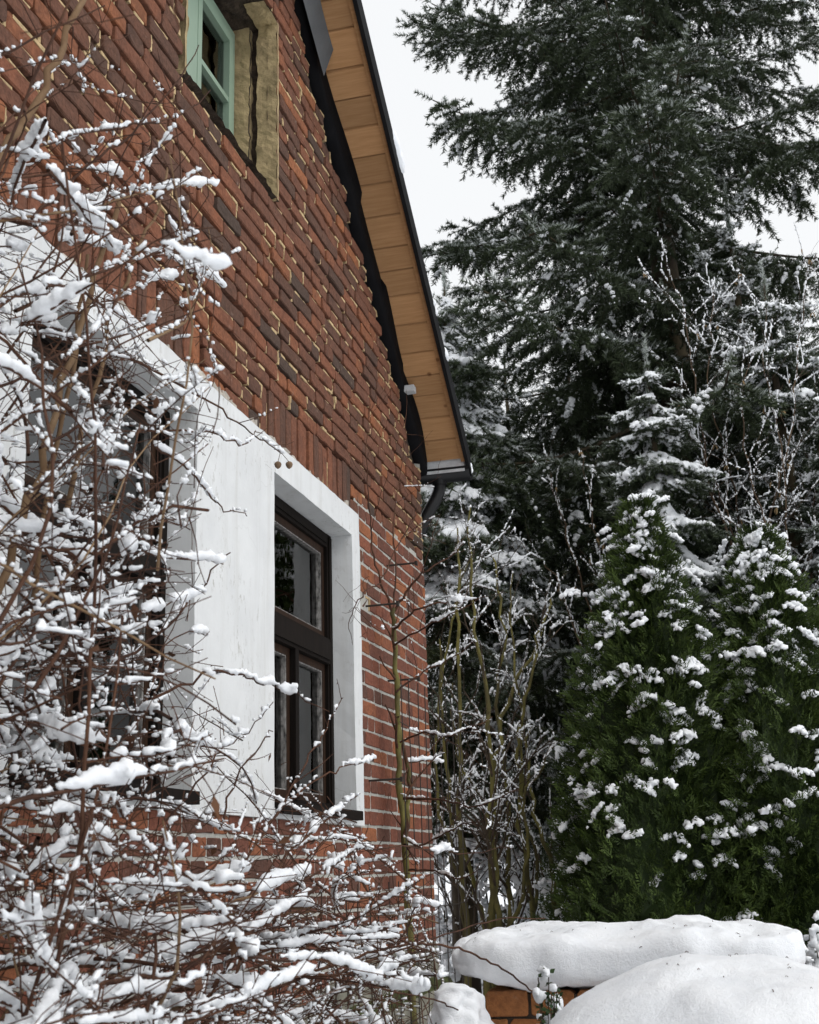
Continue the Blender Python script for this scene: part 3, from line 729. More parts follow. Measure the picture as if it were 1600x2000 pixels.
g_s = voxel_snow('gutter_snow', pts, rb.uniform(.012, .026, len(pts)), .008, SNOW); link('gutter_snow', g_s, gut)
# snow lying on the roof
pts = []; rad = []
for s in np.arange(3.4, 7.45, 0.04):
    edge = OV - 0.05 + 0.035 * math.sin(s * 3.1) + 0.03 * math.sin(s * 7.7 + 1) + (0.07 if 6.85 < s < 7.15 or 5.75 < s < 5.95 else 0)
    for x in np.arange(edge, -1.5, -0.05): pts.append((x + rb.uniform(-.008, .008), s, verge(s) + .088 + rb.uniform(0, .012))); rad.append(rb.uniform(.046, .056))
o = link('roof_snow', voxel_snow('roof_snow', pts, rad, 0.045, SNOW), None, 'thick layer of snow lying on the house roof', kind='stuff')

# ------------------------------------------------------------------ spruce branches
def shoot_template(rng, n, L=0.15, nl=0.034, w=0.0078):
    """a bottle-brush shoot along +X: needles as slim triangles round a twig"""
    t = np.sort(rng.uniform(0.0, 1.0, n)); a = rng.uniform(0, 2 * np.pi, n); f = rng.uniform(0.55, 1.05, n)
    base = np.stack([t * L, np.zeros(n), np.zeros(n)], 1)
    rad = np.stack([np.zeros(n), np.cos(a), np.sin(a)], 1)
    d = unit(rad * np.sin(f * 1.15)[:, None] + np.array([1, 0, 0]) * np.cos(f * 1.15)[:, None])
    ln = nl * rng.uniform(0.75, 1.15, n) * np.clip(1.35 - 0.5 * t, 0.7, 1)
    side = unit(np.cross(d, rng.normal(0, 1, (n, 3)))) * (w * rng.uniform(0.7, 1.2, n))[:, None] * 0.5
    V = np.stack([base - side, base + side, base + d * ln[:, None]], 1)
    return V, d

SH = np.random.default_rng(5)
SHOOTS = [shoot_template(SH, 66) for _ in range(5)]

def add_shoots(g, rng, pos, dirs, lens, mat, frost=0.5, thick=1.0):
    """needle shoots at pos along dirs; frost = share of snow dust on the upper needles"""
    n = len(pos)
    if n == 0: return
    d = unit(dirs); up = np.array([0, 0, 1.0]); y = unit(np.cross(up + rng.normal(0, .02, (n, 3)), d)); z = np.cross(d, y)
    R = np.stack([d, y, z], 2)                       # columns
    which = rng.integers(len(SHOOTS), size=n)
    for k, (T, nd) in enumerate(SHOOTS):
        s = which == k; m = s.sum()
        if not m: continue
        sc_ = np.stack([lens[s] / 0.15, np.full(m, thick), np.full(m, thick)], 1)
        W = np.einsum('mij,mj,nvj->mnvi', R[s], sc_, T) + pos[s][:, None, None]
        wd = np.einsum('mij,nj->mni', R[s], nd)
        amt = frost * rng.uniform(0.4, 1.7, m)[:, None]
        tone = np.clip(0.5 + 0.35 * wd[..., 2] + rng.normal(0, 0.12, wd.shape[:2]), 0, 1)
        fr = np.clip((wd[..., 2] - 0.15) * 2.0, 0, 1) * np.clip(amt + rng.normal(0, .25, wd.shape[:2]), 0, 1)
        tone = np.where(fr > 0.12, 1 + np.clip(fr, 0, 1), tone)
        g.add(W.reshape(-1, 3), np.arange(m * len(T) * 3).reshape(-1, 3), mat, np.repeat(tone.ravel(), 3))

def spruce_branch(seed, L=2.6, droop=0.10, hang=0.5, frost=0.5, snow=0.0, dens=1.0, needle=None, lift=0.35, voxel=0.014, shoot=(0.11, 0.22), pillow=0.0, thick=1.0, lmin=0.0):
    """one limb along +X with side twigs and needle shoots, snow on top"""
    rng = np.random.default_rng(seed); g = G()
    n = 14; t = np.linspace(0, 1, n + 1)
    zc = -droop * L * (1.6 * t - lift * 3.2 * t ** 3) + 0
    P = np.stack([t * L, 0.05 * L * np.cumsum(rng.normal(0, .12, n + 1)), zc], 1); P[0] = 0
    R = 0.006 + 0.018 * L / 2.6 * (1 - t) ** 1.2
    V, F = tube(P, R, 6); g.add(V, F, 0)
    pos, dr, ln = [], [], []; tw = [(P[5:], R[5:])]
    u = 0.10
    while u < 0.985:
        p = np.array([np.interp(u, t, P[:, i]) for i in range(3)]); tg = unit(np.array([np.interp(min(u + .05, 1), t, P[:, i]) for i in range(3)]) - p)
        for sgn in (-1, 1):
            if rng.random() < 0.10: continue
            l2 = (0.10 + 0.40 * (1 - u) ** 0.75 * min(1, u * 3.5)) * L / 2.6 * 1.45 * rng.uniform(0.6, 1.15); l2 = max(l2, lmin)
            ang = rng.uniform(0.75, 1.15)
            d = unit(tg * math.cos(ang) + np.array([0, sgn, 0]) * math.sin(ang) + np.array([0, 0, rng.uniform(-.25, .25) - hang * 0.4 * (1 - u)]))
            k = max(3, int(l2 / 0.07)); Q = grow(rng, p, d, l2, k, 0.09, (0, 0, -hang * 0.20)); r2 = np.linspace(0.0045, 0.002, k + 1)
            V, F = tube(Q, r2, 3); g.add(V, F, 0); tw.append((Q, r2))
            seg = unit(np.gradient(Q, axis=0)); m = max(2, int(l2 / (0.115 if L > 2 else .08) * dens))
            for w in np.linspace(0.12, 0.97, m):
                i = w * k; i0 = min(int(i), k - 1); q = Q[i0] + (Q[i0 + 1] - Q[i0]) * (i - i0)
                for s2 in (-1, 1):
                    if rng.random() < 0.12: continue
                    sd_ = unit(np.cross(seg[i0], [0, 0, 1]) * s2 + rng.normal(0, .25, 3))
                    dd = unit(seg[i0] * rng.uniform(.6, 1.0) + sd_ * rng.uniform(.5, .9) + np.array([0, 0, -0.35 * hang + rng.normal(0, .15)]))
                    pos.append(q); dr.append(dd); ln.append(rng.uniform(*shoot) * (1.15 - 0.35 * w))
            pos.append(Q[-1]); dr.append(seg[-1]); ln.append(rng.uniform(*shoot))
            pos.append(Q[len(Q) // 2]); dr.append(seg[len(Q) // 2]); ln.append(0.16)
        for _ in range(1):                                             # shoots on the limb itself
            pos.append(p + rng.normal(0, .01, 3)); dr.append(unit(tg + rng.normal(0, .45, 3))); ln.append(rng.uniform(.08, .14))
        u += (rng.uniform(0.042, 0.066) if L > 2 else rng.uniform(.032, .05)) / dens ** 0.5
    pos.append(P[-1]); dr.append(P[-1] - P[-2]); ln.append(0.20)
    pos, dr, ln = np.array(pos), np.array(dr), np.array(ln)
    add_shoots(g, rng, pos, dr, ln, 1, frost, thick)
    if snow > 0:
        sel = rng.random(len(pos)) < snow
        # drifts follow patches along the limb
        patch = 0.5 + 0.5 * np.sin(pos[:, 0] * 9 + seed) * np.cos(pos[:, 1] * 7 + seed * 2)
        sel &= patch > (0.85 - 0.8 * snow)
        pts, rad = [], []
        for p, d, l in zip(pos[sel], unit(dr[sel]), ln[sel]):
            m = 5; w = np.linspace(0.0, 0.85, m); q = p + d * (w * l)[:, None]; r = rng.uniform(0.016, 0.030) * (0.6 + snow) * np.array([1, 1.1, 1, .8, .55])
            q = q + rng.normal(0, .006, (m, 3)); q[:, 2] += 0.010 + r * 0.25; pts.append(q); rad.append(r)
        if pillow:
            for v in np.arange(.12, 1.0, .018):
                if math.sin(v * 17 + seed) < -.55: continue
                q = np.array([np.interp(v, t, P[:, i]) for i in range(3)]); m = 9; q = q + np.clip(rng.normal(0, 1, (m, 3)), -1.3, 1.3) * [.02, .022 + .03 * (1 - v), .006]; q[:, 2] += .016
                pts.append(q); rad.append(pillow * rng.uniform(.45, .85, m) * (1 - .35 * v))
        if pts:
            sm = voxel_snow('s', np.concatenate(pts), np.concatenate(rad), voxel, SNOW_FAR, 0.02); roughen(sm, voxel * .75, 38); V, T = mesh_arrays(sm); g.add(V, T, 2); bpy.data.meshes.remove(sm)
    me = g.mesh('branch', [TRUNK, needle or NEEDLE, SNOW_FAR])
    if snow > 0:
        mi = np.empty(len(me.polygons), np.int32); me.polygons.foreach_get('material_index', mi); me.polygons.foreach_set('use_smooth', mi == 2)
    return me, L

BIG = [spruce_branch(100 + i, 2.6, droop=d, hang=h, frost=f, snow=s, thick=1.75, shoot=(.17, .31)) for i, (d, h, f, s) in enumerate(
    [(0.12, 0.75, 1.2, 0.34), (0.17, 0.95, 1.1, 0.30), (0.08, 0.70, 1.2, 0.38), (0.20, 1.05, 1.0, 0.28), (0.14, 0.85, 1.15, 0.34), (0.10, 0.8, 1.1, 0.28)])]
SNOWY = [spruce_branch(200 + i, 1.3, droop=d, hang=h, frost=f, snow=s, voxel=0.014, pillow=.017) for i, (d, h, f, s) in enumerate(
    [(0.16, 0.5, .55, 0.45), (0.26, 0.6, .45, 0.38), (0.12, 0.5, .6, 0.55), (0.32, 0.7, .4, 0.34), (0.20, 0.6, .5, 0.45)])]
HEAPED = [spruce_branch(250 + i, 1.0, droop=d, hang=h, frost=.6, snow=s, voxel=0.017, pillow=.062) for i, (d, h, s) in enumerate([(0.20, 0.5, .66), (0.34, 0.6, .56), (0.26, 0.5, .72)])]
TIER = [spruce_branch(270 + i, 0.5, droop=d, hang=.5, frost=.6, snow=.5, voxel=0.013, pillow=.045, lmin=.07, shoot=(.07, .13)) for i, d in enumerate((.20, .34, .12, .28))]
GREENB = [spruce_branch(300 + i, 2.2, droop=d, hang=h, frost=0.15, snow=s, needle=NEEDLE_Y) for i, (d, h, s) in enumerate([(0.20, 0.9, .06), (0.14, 0.8, .10), (0.28, 1.0, .04), (0.18, 0.9, 0.0)])]

def spruce(name, label, base, top, r_low, variants, seed, zlow=0.6, spacing=0.36, per=6, power=0.8, rtop=0.15, group=None, pitch_top=0.5, pitch_low=-0.15, keep=None, trunk_r=None, leader=True, upper=None, upper_from=0.7, front=()):
    """trunk with whorls of branches; radius falls from r_low (at zlow above the base) to rtop at the top"""
    rng = np.random.default_rng(seed); base = np.array(base, float); H = top - base[2]
    t = thing(name, label, 'tree', tuple(base), group)
    n = 24; w = np.linspace(0, 1, n); tr = trunk_r or (0.02 + H * 0.014)
    P = np.stack([np.cumsum(rng.normal(0, .012, n)), np.cumsum(rng.normal(0, .012, n)), w * H], 1); P[:, :2] -= P[-1, :2] * w[:, None]
    P[0, 2] = -0.3
    g = G(); V, F = tube(P, tr * (1 - w) ** 0.85 + 0.008, 12); g.add(V, F, 0)
    if leader:
        q = np.stack([np.zeros(12), np.zeros(12), H - np.linspace(0, min(0.9, H * .2), 12)], 1)
        dd = unit(rng.normal(0, .5, (12, 3)) + [0, 0, 0.5]); dd[0] = (0, 0, 1); ll = rng.uniform(.10, .2, 12); ll[0] = .22
        add_shoots(g, rng, np.concatenate([q, q[:6] + [0, 0, -.1]]), np.concatenate([dd, np.tile([0, 0, 1.], (6, 1))]), np.concatenate([ll, np.full(6, .2)]), 1, 0.7, 1.3)
    g.build('trunk', [TRUNK, NEEDLE], t, True)
    z = zlow; a0 = rng.uniform(0, 6)
    while z < H - 0.12:
        f = (z - zlow) / (H - zlow); r = rtop + (r_low - rtop) * (1 - f) ** power
        k = per if f < 0.85 else max(3, per - 2)
        for b in range(k):
            a = a0 + b * 2 * math.pi / k + rng.normal(0, .16); rr = r * rng.uniform(0.78, 1.14)
            if keep and not keep(a, z, base): continue
            vs = upper if upper and f > upper_from else variants; me, L = vs[rng.integers(len(vs))]
            o = bpy.data.objects.new('branch', me); sc.collection.objects.link(o); o.parent = t
            pt = pitch_low + (pitch_top - pitch_low) * f ** 1.5 + rng.normal(0, .07)
            s_ = rr / L; M = Matrix.Translation((0, 0, z + rng.normal(0, .06))) @ Matrix.Rotation(a, 4, 'Z') @ Matrix.Rotation(-pt, 4, 'Y') @ Matrix.Diagonal((s_, s_ * rng.uniform(.85, 1.1) * (1 if rng.random() < .5 else -1), s_ * rng.uniform(.85, 1.1), 1))
            o.matrix_local = M
        a0 += 2.4 / per + rng.uniform(0, .4); z += spacing * (1.0 - 0.35 * f) * rng.uniform(.85, 1.15)
    for z, a, k in front:
        me, L = variants[rng.integers(len(variants))]; o = bpy.data.objects.new('branch', me); sc.collection.objects.link(o); o.parent = t
        o.matrix_local = Matrix.Translation((0, 0, z)) @ Matrix.Rotation(a, 4, 'Z') @ Matrix.Rotation(.15, 4, 'Y') @ Matrix.Diagonal((k, k, k, 1))
    return t

def seen(px0, px1, py0=-400, py1=1900):
    """leave out limbs whose middle the photograph could never show"""
    def f(a, z, base):
        p = np.array([base[0] + 1.2 * math.cos(a), base[1] + 1.2 * math.sin(a), base[2] + z]); x, y = project(p); return px0 < x < px1 and py0 < y < py1
    return f

_s = seen(450, 2100, -600); _r = np.random.default_rng(3)
def big_keep(a, z, base):      # the side away from the house is thin and lets the sky through
    return _s(a, z, base) and not (math.cos(a) > .25 and 6.0 < z < 10.5 and _r.random() < .5)
b = at(1295, 450, 12.5)
spruce('spruce_tree', 'tall dark blue-green spruce with drooping limbs towering over the garden', (b[0], b[1], GROUND), 13.8, 3.25, BIG, 21, zlow=3.0, spacing=0.56, per=7, power=0.5, rtop=1.2, pitch_low=-0.22, pitch_top=0.22, keep=big_keep, front=[(4.6 + .42 * k, -1.57 + .75 * math.sin(k * 2.1), .50 + .12 * math.sin(k * 1.3)) for k in range(15)], trunk_r=0.24, leader=False)
b = at(868, 560, 10.8)
spruce('spruce_tree', 'spruce with snow heaped on its drooping upper limbs beside the roof edge', (b[0], b[1], GROUND), b[2], 1.5, BIG[3:] + GREENB, 22, zlow=2.6, spacing=0.32, per=7, rtop=0.4, power=.8, pitch_low=-0.5, pitch_top=-0.5, keep=seen(600, 1500), upper=HEAPED + TIER[:1], upper_from=.42)
b = at(1262, 700, 9.7)
spruce('young_spruce', 'young spruce with snow heaped on its tiers above the left arborvitae', (b[0], b[1], GROUND), b[2], 0.80, SNOWY[:2] + TIER, 23, zlow=2.6, spacing=0.30, per=6, rtop=0.20, power=.9, pitch_low=-0.6, pitch_top=-0.2, upper=TIER, upper_from=.35)
b = at(1418, 385, 11.6)
spruce('young_spruce', 'slender spruce with a thin frosted top standing before the tall spruce', (b[0], b[1], GROUND), b[2], 0.95, SNOWY, 24, zlow=2.0, spacing=0.36, per=5, rtop=0.16, pitch_low=-0.35, pitch_top=0.5, upper=TIER, upper_from=.8)
b = at(1492, 555, 10.4)
spruce('young_spruce', 'young spruce with thick snow on its top whorl behind the hazel', (b[0], b[1], GROUND), b[2], 0.85, SNOWY, 25, zlow=1.8, spacing=0.34, per=6, rtop=0.26, pitch_low=-0.5, pitch_top=-.1, upper=TIER, upper_from=.72)
b = at(1640, 710, 9.9)
spruce('young_spruce', 'snowy spruce cut by the right edge of the picture', (b[0], b[1], GROUND), b[2], 0.75, SNOWY, 26, zlow=1.4, spacing=0.34, per=6, rtop=0.25, pitch_low=-0.5, pitch_top=-.1, upper=TIER, upper_from=.6)
for i, (px, py, y, r, lab) in enumerate([
        (1105, 640, 17.0, 2.6, 'dark green conifer filling the gap left of the tall trunk'),
        (1390, 560, 18.5, 2.8, 'dark green conifer behind the hazel and young spruces'),
        (1600, 560, 21.0, 3.0, 'tall dark conifer in the background at the right edge'),
        (985, 700, 20.0, 2.6, 'dark conifer standing farthest left behind the mossy shrub'),
        (1230, 620, 22.0, 3.0, 'dark conifer straight behind the two arborvitae')]):
    b = at(px, py, y)
    spruce('conifer_tree', lab, (b[0], b[1], GROUND), b[2], r, GREENB + BIG[:2], 40 + i, zlow=(4.2 if i == 3 else 0.7), spacing=0.55, per=6, power=0.7, rtop=0.4, pitch_low=-0.3, pitch_top=0.2, group='dark conifers in the background', keep=seen(700, 1800))

# ------------------------------------------------------------------ arborvitae
def spray_templates(rng, k=6):
    out = []
    for _ in range(k):
        V, F, A = [], [], []
        def blade(p, d, n_, l, w, a):
            s_ = unit(np.cross(d, n_)) * w; i = len(V); c = n_ * rng.uniform(-.15, .15) * l
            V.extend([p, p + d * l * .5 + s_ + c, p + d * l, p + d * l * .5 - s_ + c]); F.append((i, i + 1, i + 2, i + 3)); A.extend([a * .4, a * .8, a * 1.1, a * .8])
        nrm = np.array([0, 1.0, 0])
        ax = np.array([1.0, 0, 0]); m = 4
        for q in range(m):
            t = q / m; p = ax * t * 0.75 + np.array([0, 0.06 * math.sin(t * 3), 0])
            for s_ in (-1, 1):
                an = rng.uniform(.5, .85); d = ax * math.cos(an) + np.array([0, 0, 1.0]) * s_ * math.sin(an) + nrm * rng.uniform(-.2, .2)
                blade(p, unit(d), unit(nrm + rng.normal(0, .2, 3)), (0.42 - .22 * t) * rng.uniform(.8, 1.2), 0.048, rng.uniform(.5, 1))
        blade(ax * .55, ax, nrm, 0.5, 0.045, 1)
        out.append((np.array(V), np.array(F), np.array(A)))
    return out
SPR = spray_templates(np.random.default_rng(8))

def thuja(name, label, base, H, Rb, seed, nspray, clumps, snow_top=0.3, lean=0.0):
    rng = np.random.default_rng(seed); base = np.array(base, float); t = thing(name, label, 'arborvitae', tuple(base), None)
    ph = rng.uniform(0, 6, 8)
    def radius(h, a):
        prof = np.minimum(1, (1 - h) * 1.45 + 0.02) ** 0.85 * (0.86 + 0.14 * np.minimum(1, h * 6))
        return Rb * prof * (1 + 0.13 * np.sin(3 * a + ph[0] + 5 * h) + 0.10 * np.sin(5 * a + ph[1] - 9 * h) + 0.07 * np.sin(8 * a + ph[2] + 21 * h) + 0.06 * np.sin(13 * a - 33 * h + ph[3]))
    g = G(); V, F = tube(np.array([(0, 0, -.2), (0.02, 0, H * .4), (0, 0, H * .9)]), [0.09, 0.06, 0.01], 10); g.add(V, F); g.build('trunk', GREYTWIG, t, True)
    g = G()
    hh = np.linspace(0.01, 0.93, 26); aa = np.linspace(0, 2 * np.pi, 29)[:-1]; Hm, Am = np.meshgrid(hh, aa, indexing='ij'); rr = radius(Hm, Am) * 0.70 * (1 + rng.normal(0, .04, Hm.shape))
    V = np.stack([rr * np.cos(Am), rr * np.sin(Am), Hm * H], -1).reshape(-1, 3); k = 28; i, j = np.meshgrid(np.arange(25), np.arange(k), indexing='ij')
    g.add(V, np.stack([i * k + j, i * k + (j + 1) % k, (i + 1) * k + (j + 1) % k, (i + 1) * k + j], -1).reshape(-1, 4), 0, 0.0)     # solid dark core added inside the crown to block light
    h = 1 - np.sqrt(rng.uniform(0.0, 1.0, nspray)); h = np.where(rng.random(nspray) < .35, rng.uniform(0, .99, nspray), h); h = np.clip(h, 0, .985); a = rng.uniform(0, 2 * np.pi, nspray)
    a = np.where((np.sin(a) > 0.25) & (rng.random(nspray) < .75), -a, a)          # the side away from the garden is thin
    dep = rng.uniform(0.70, 1.04, nspray); r = radius(h, a) * dep
    pos = np.stack([r * np.cos(a), r * np.sin(a), h * H], 1); out = np.stack([np.cos(a), np.sin(a), np.zeros(nspray)], 1); tan = np.stack([-np.sin(a), np.cos(a), np.zeros(nspray)], 1)
    X = unit(out * rng.uniform(.45, 1.1, nspray)[:, None] + np.array([0, 0, 1.0]) * rng.uniform(0.15, 1.1, nspray)[:, None] + tan * rng.normal(0, .4, nspray)[:, None])
    nr = unit(tan * rng.normal(0, 1, nspray)[:, None] + rng.normal(0, .5, (nspray, 3)) + out * rng.normal(0, .5, nspray)[:, None]); Yv = unit(nr - X * (nr * X).sum(1)[:, None]); Zv = np.cross(X, Yv)
    R = np.stack([X, Yv, Zv], 2); size = rng.uniform(0.075, 0.13, nspray); wh = rng.integers(len(SPR), size=nspray)
    for q, (T, F, A) in enumerate(SPR):
        s = wh == q; m = s.sum(); W = np.einsum('mij,nj->mni', R[s], T) * size[s][:, None, None] + pos[s][:, None]
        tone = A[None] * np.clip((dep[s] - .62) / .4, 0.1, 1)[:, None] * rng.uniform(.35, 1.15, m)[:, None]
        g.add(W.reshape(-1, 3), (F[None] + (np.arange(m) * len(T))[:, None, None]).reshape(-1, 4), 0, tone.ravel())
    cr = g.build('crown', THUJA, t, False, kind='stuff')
    pts, rad = [], []
    for c in range(clumps):
        hc = min(.985, rng.beta(1.35, 1.15) * (1 - snow_top) + snow_top) if rng.random() < .93 else rng.uniform(.05, .5)
        ac = rng.uniform(0, 2 * np.pi)
        if math.sin(ac) > .35: continue
        rc = radius(np.array(hc), np.array(ac)) * rng.uniform(.93, 1.03)
        o_ = np.array([math.cos(ac), math.sin(ac), 0]); tn = np.array([-math.sin(ac), math.cos(ac), 0]); c0 = o_ * rc + np.array([0, 0, hc * H])
        for lobe in range(rng.integers(1, 4)):
            c1 = c0 + tn * rng.normal(0, .10) + o_ * rng.normal(0, .015) + np.array([0, 0, rng.normal(0, .04)])
            big = rng.uniform(0.45, 1.25); m = int(26 * big + 8); tx = np.clip(rng.normal(0, .036 * big, m), -.055 * big, .055 * big); ox = np.clip(rng.normal(0, .022 * big, m), -.03, .03); sl = rng.normal(0, .45)
            off = tn[None] * tx[:, None] + o_[None] * ox[:, None]; off[:, 2] += sl * tx - 5.0 * tx ** 2 / big - 0.55 * ox + rng.normal(0, .006, m); pts.append(c1 + off); rad.append(rng.uniform(.0085, .0165, m))
    me = roughen(voxel_snow('snow', np.concatenate(pts), np.concatenate(rad), 0.0120, SNOW_FAR, .12), .009, 60); link('snow', me, t, kind='stuff')
    return t
b = at(1262, 975, 8.7); thuja('arborvitae', 'taller snow speckled green arborvitae on the left of the pair', (b[0] - .06, b[1], GROUND), b[2] - GROUND, 0.80, 51, 11500, 250, .34)
b = at(1442, 1035, 8.9); thuja('arborvitae', 'shorter snow speckled green arborvitae on the right of the pair', (b[0] + .12, b[1], GROUND), b[2] - GROUND, 0.86, 52, 11500, 235, .38)
b = at(1600, 1150, 9.6); thuja('arborvitae', 'arborvitae at the right edge half hidden behind the pair', (b[0] + .25, b[1], GROUND), b[2] - GROUND, 0.75, 53, 5000, 70, .4)

# ------------------------------------------------------------------ bare shrubs
def twig_tree(rng, stems, levels, out, flat=1.0):
    """stems = [(points, r0, r1)]; levels = [(count per metre, length range, angle, wobble, pull z, radius factor)]"""
    cur = [(P, np.linspace(a, b, len(P))) for P, a, b in stems]; out.extend(cur)
    for per, (l0, l1), ang, wob, pull, rf, tmin in levels:
        nxt = []
        for P, R in cur:
            seg = np.linalg.norm(np.diff(P, axis=0), axis=1); Lt = seg.sum(); cs = np.concatenate([[0], np.cumsum(seg)]); k = rng.poisson(per * Lt * (1 - tmin))
            for u in rng.uniform(tmin, 1.0, k) * Lt:
                i = min(np.searchsorted(cs, u) - 1, len(P) - 2); i = max(i, 0); f = (u - cs[i]) / max(seg[i], 1e-6); p = P[i] + (P[i + 1] - P[i]) * f; r = (R[i] + (R[i + 1] - R[i]) * f)
                L = rng.uniform(l0, l1) * (1.15 - 0.5 * u / Lt); tdir = unit(P[i + 1] - P[i]); d = side_dir(rng, tdir, ang * rng.uniform(.6, 1.3), 0.25); d[2] *= flat
                n = max(3, min(9, int(L / 0.05))); Q = grow(rng, p, d, L, n, wob, (0, 0, pull)); r0 = max(r * rf, 0.0011); nxt.append((Q, np.linspace(r0, max(r0 * .45, 0.0008), len(Q))))
        out.extend(nxt); cur = nxt
    return out

def tubes(g, rng, twigs, mat=0, thick=0.006):
    for P, R in twigs:
        V, F = tube(P, R, 7 if R[0] > thick else (5 if R[0] > .0022 else 4)); g.add(V, F, mat)

def buds(g, rng, twigs, mat, step=0.05, size=0.0035):
    """nodes and buds swelling along the twigs"""
    for P, R in twigs:
        seg = np.linalg.norm(np.diff(P, axis=0), axis=1); cs = np.concatenate([[0], np.cumsum(seg)])
        for u in np.arange(rng.uniform(0, step), cs[-1], step * rng.uniform(.7, 1.4)):
            q = np.array([np.interp(u, cs, P[:, i]) for i in range(3)]); d = unit(rng.normal(0, 1, 3)); s_ = size * rng.uniform(.6, 1.2); r = np.interp(u, cs, R)
            a = unit(np.cross(d, [.3, .5, .8])) * s_ * .5; b = unit(np.cross(d, a)) * s_ * .5; q = q + d * r * .6
            g.add([q + a, q + b, q - a, q - b, q + d * s_ * 1.5, q - d * s_ * .5], [(0, 1, 4), (1, 2, 4), (2, 3, 4), (3, 0, 4), (1, 0, 5), (2, 1, 5), (3, 2, 5), (0, 3, 5)], mat)

def leaves(g, rng, twigs, count, size, mat):
    for _ in range(count):
        P, R = twigs[rng.integers(len(twigs))]; q = P[rng.integers(len(P))]; d = unit(rng.normal(0, 1, 3) + [0, 0, -1.2]); s_ = size * rng.uniform(.6, 1.3); a = unit(np.cross(d, rng.normal(0, 1, 3))) * s_ * .3; n_ = np.cross(d, unit(a)) * s_ * .15
        g.add([q, q + d * s_ * .35 + a + n_, q + d * s_ * .4, q + d * s_ * .35 - a + n_, q + d * s_ + n_ * 2], [(0, 1, 2), (0, 2, 3), (1, 4, 2), (2, 4, 3)], mat, rng.uniform(0, 1))

# big snowy shrub in front of the house
def shrub(name, label, base, seed, canes, levels, snow_r, cover, nleaf, pale=0.15, voxel=0.0085, keep=None, step=0.0055, extra=()):
    rng = np.random.default_rng(seed); t = thing(name, label, 'shrub', base); tw = []; pale_c = []
    st = []
    for (p, d, L, r0, pull, wob) in canes(rng):
        n = max(8, int(L / .09)); P = grow(rng, p, d, L, n, wob, (0, 0, pull)); (pale_c if rng.random() < pale else st).append((P, r0, r0 * .35))
    allt = []; twig_tree(rng, st + pale_c, levels, allt, .5)
    fix = []
    for px, s0, s1, r0, r1, pl in extra:
        P = np.array([at(x, y, s0 + (s1 - s0) * k / (len(px) - 1)) for k, (x, y) in enumerate(px)]); u = np.arange(len(P)); w = np.linspace(0, len(P) - 1, len(P) * 4)
        P = np.stack([np.interp(w, u, P[:, i]) for i in range(3)], 1); P = P + rng.normal(0, .004, P.shape); fix.append((P, r0, r1, pl))
    ft = []; twig_tree(rng, [f[:3] for f in fix if not f[3]], [(4.0, (.05, .16), .8, .15, .02, .6, .2)], ft)
    if keep: allt = [(P, R) for P, R in allt if keep(P)]
    for f in fix:
        if f[3]: pale_c.append(f[:3]); ft.append((f[0], np.linspace(f[1], f[2], len(f[0]))))
    allt += ft
    npale = {id(s[0]) for s in pale_c}; main = [x for x in allt if id(x[0]) not in npale]; pal = [x for x in allt if id(x[0]) in npale]
    g = G(); tubes(g, rng, main, 0); tubes(g, rng, pal, 1); buds(g, rng, [x for x in main if x[1][0] < .004], 0, .085)
    if nleaf: leaves(g, rng, main, nleaf, .028, 2)
    o = g.build('twigs', [TWIG, TWIG_PALE, DRYLEAF], None, True, kind='stuff'); keep_world(o, t)
    C, S = snow_points(rng, allt, snow_r, step, cover, rmin=voxel * .68, fine_less=1.1, clump=.022, steep=.80)
    o = link('snow', roughen(voxel_snow('snow', C, S, voxel, SNOW, .12), .0050, 105), None, kind='stuff'); keep_world(o, t)
    print(name, 'twigs', len(allt), 'snow pts', len(C), 'tris', len(o.data.polygons))
    return t

def canes_tall(rng):
    for i in range(34):
        p = (rng.uniform(.30, .85), rng.uniform(1.45, 2.25), GROUND)
        d = (rng.normal(-.02, .2), rng.normal(.06, .22), 1.0); L = rng.uniform(1.7, 3.4)
        yield p, d, L, rng.uniform(.0035, .0062), rng.uniform(-.045, .0), .085
    for i in range(150):       # arching outward over the windows
        p = (rng.uniform(.38, .85), rng.uniform(1.4, 2.3), GROUND + rng.uniform(.5, 2.3))
        d = (rng.normal(-.05, .45), rng.normal(.35, .7), rng.normal(.10, .28)); L = rng.uniform(.5, 1.15)
        yield p, d, L, rng.uniform(.0024, .0046), rng.uniform(-.05, .02), .11
    for i in range(80):        # thick veil before the left window
        p = (rng.uniform(.30, .80), rng.uniform(1.5, 2.3), GROUND + rng.uniform(.9, 2.0))
        d = (rng.normal(-.05, .5), rng.normal(.2, .8), rng.normal(.08, .28)); L = rng.uniform(.4, .9)
        yield p, d, L, rng.uniform(.0024, .0042), rng.uniform(-.05, .02), .12
    for i in range(85):        # the upper shoots slant up to the right
        p = (rng.uniform(.38, .80), rng.uniform(1.4, 2.0), GROUND + rng.uniform(1.7, 2.9))
        d = (rng.normal(-.05, .35), rng.uniform(.1, 1.0), rng.uniform(.1, .9)); L = rng.uniform(.45, 1.0)
        yield p, d, L, rng.uniform(.0024, .0045), rng.uniform(-.05, .01), .10
def clear_of_wall(P): return P[:, 0].min() > 0.03 and np.linalg.norm(P - CAM, axis=1).min() > 1.6
def keep_tall(P):
    q = project(P); lim = np.interp(q[:, 1], [-200, 100, 450, 700, 1100, 1400, 1600, 2200], [400, 385, 440, 440, 410, 450, 600, 780])
    return clear_of_wall(P) and (q[:, 0] < lim).all() and (CAMX - P[:, 0]).min() > .35
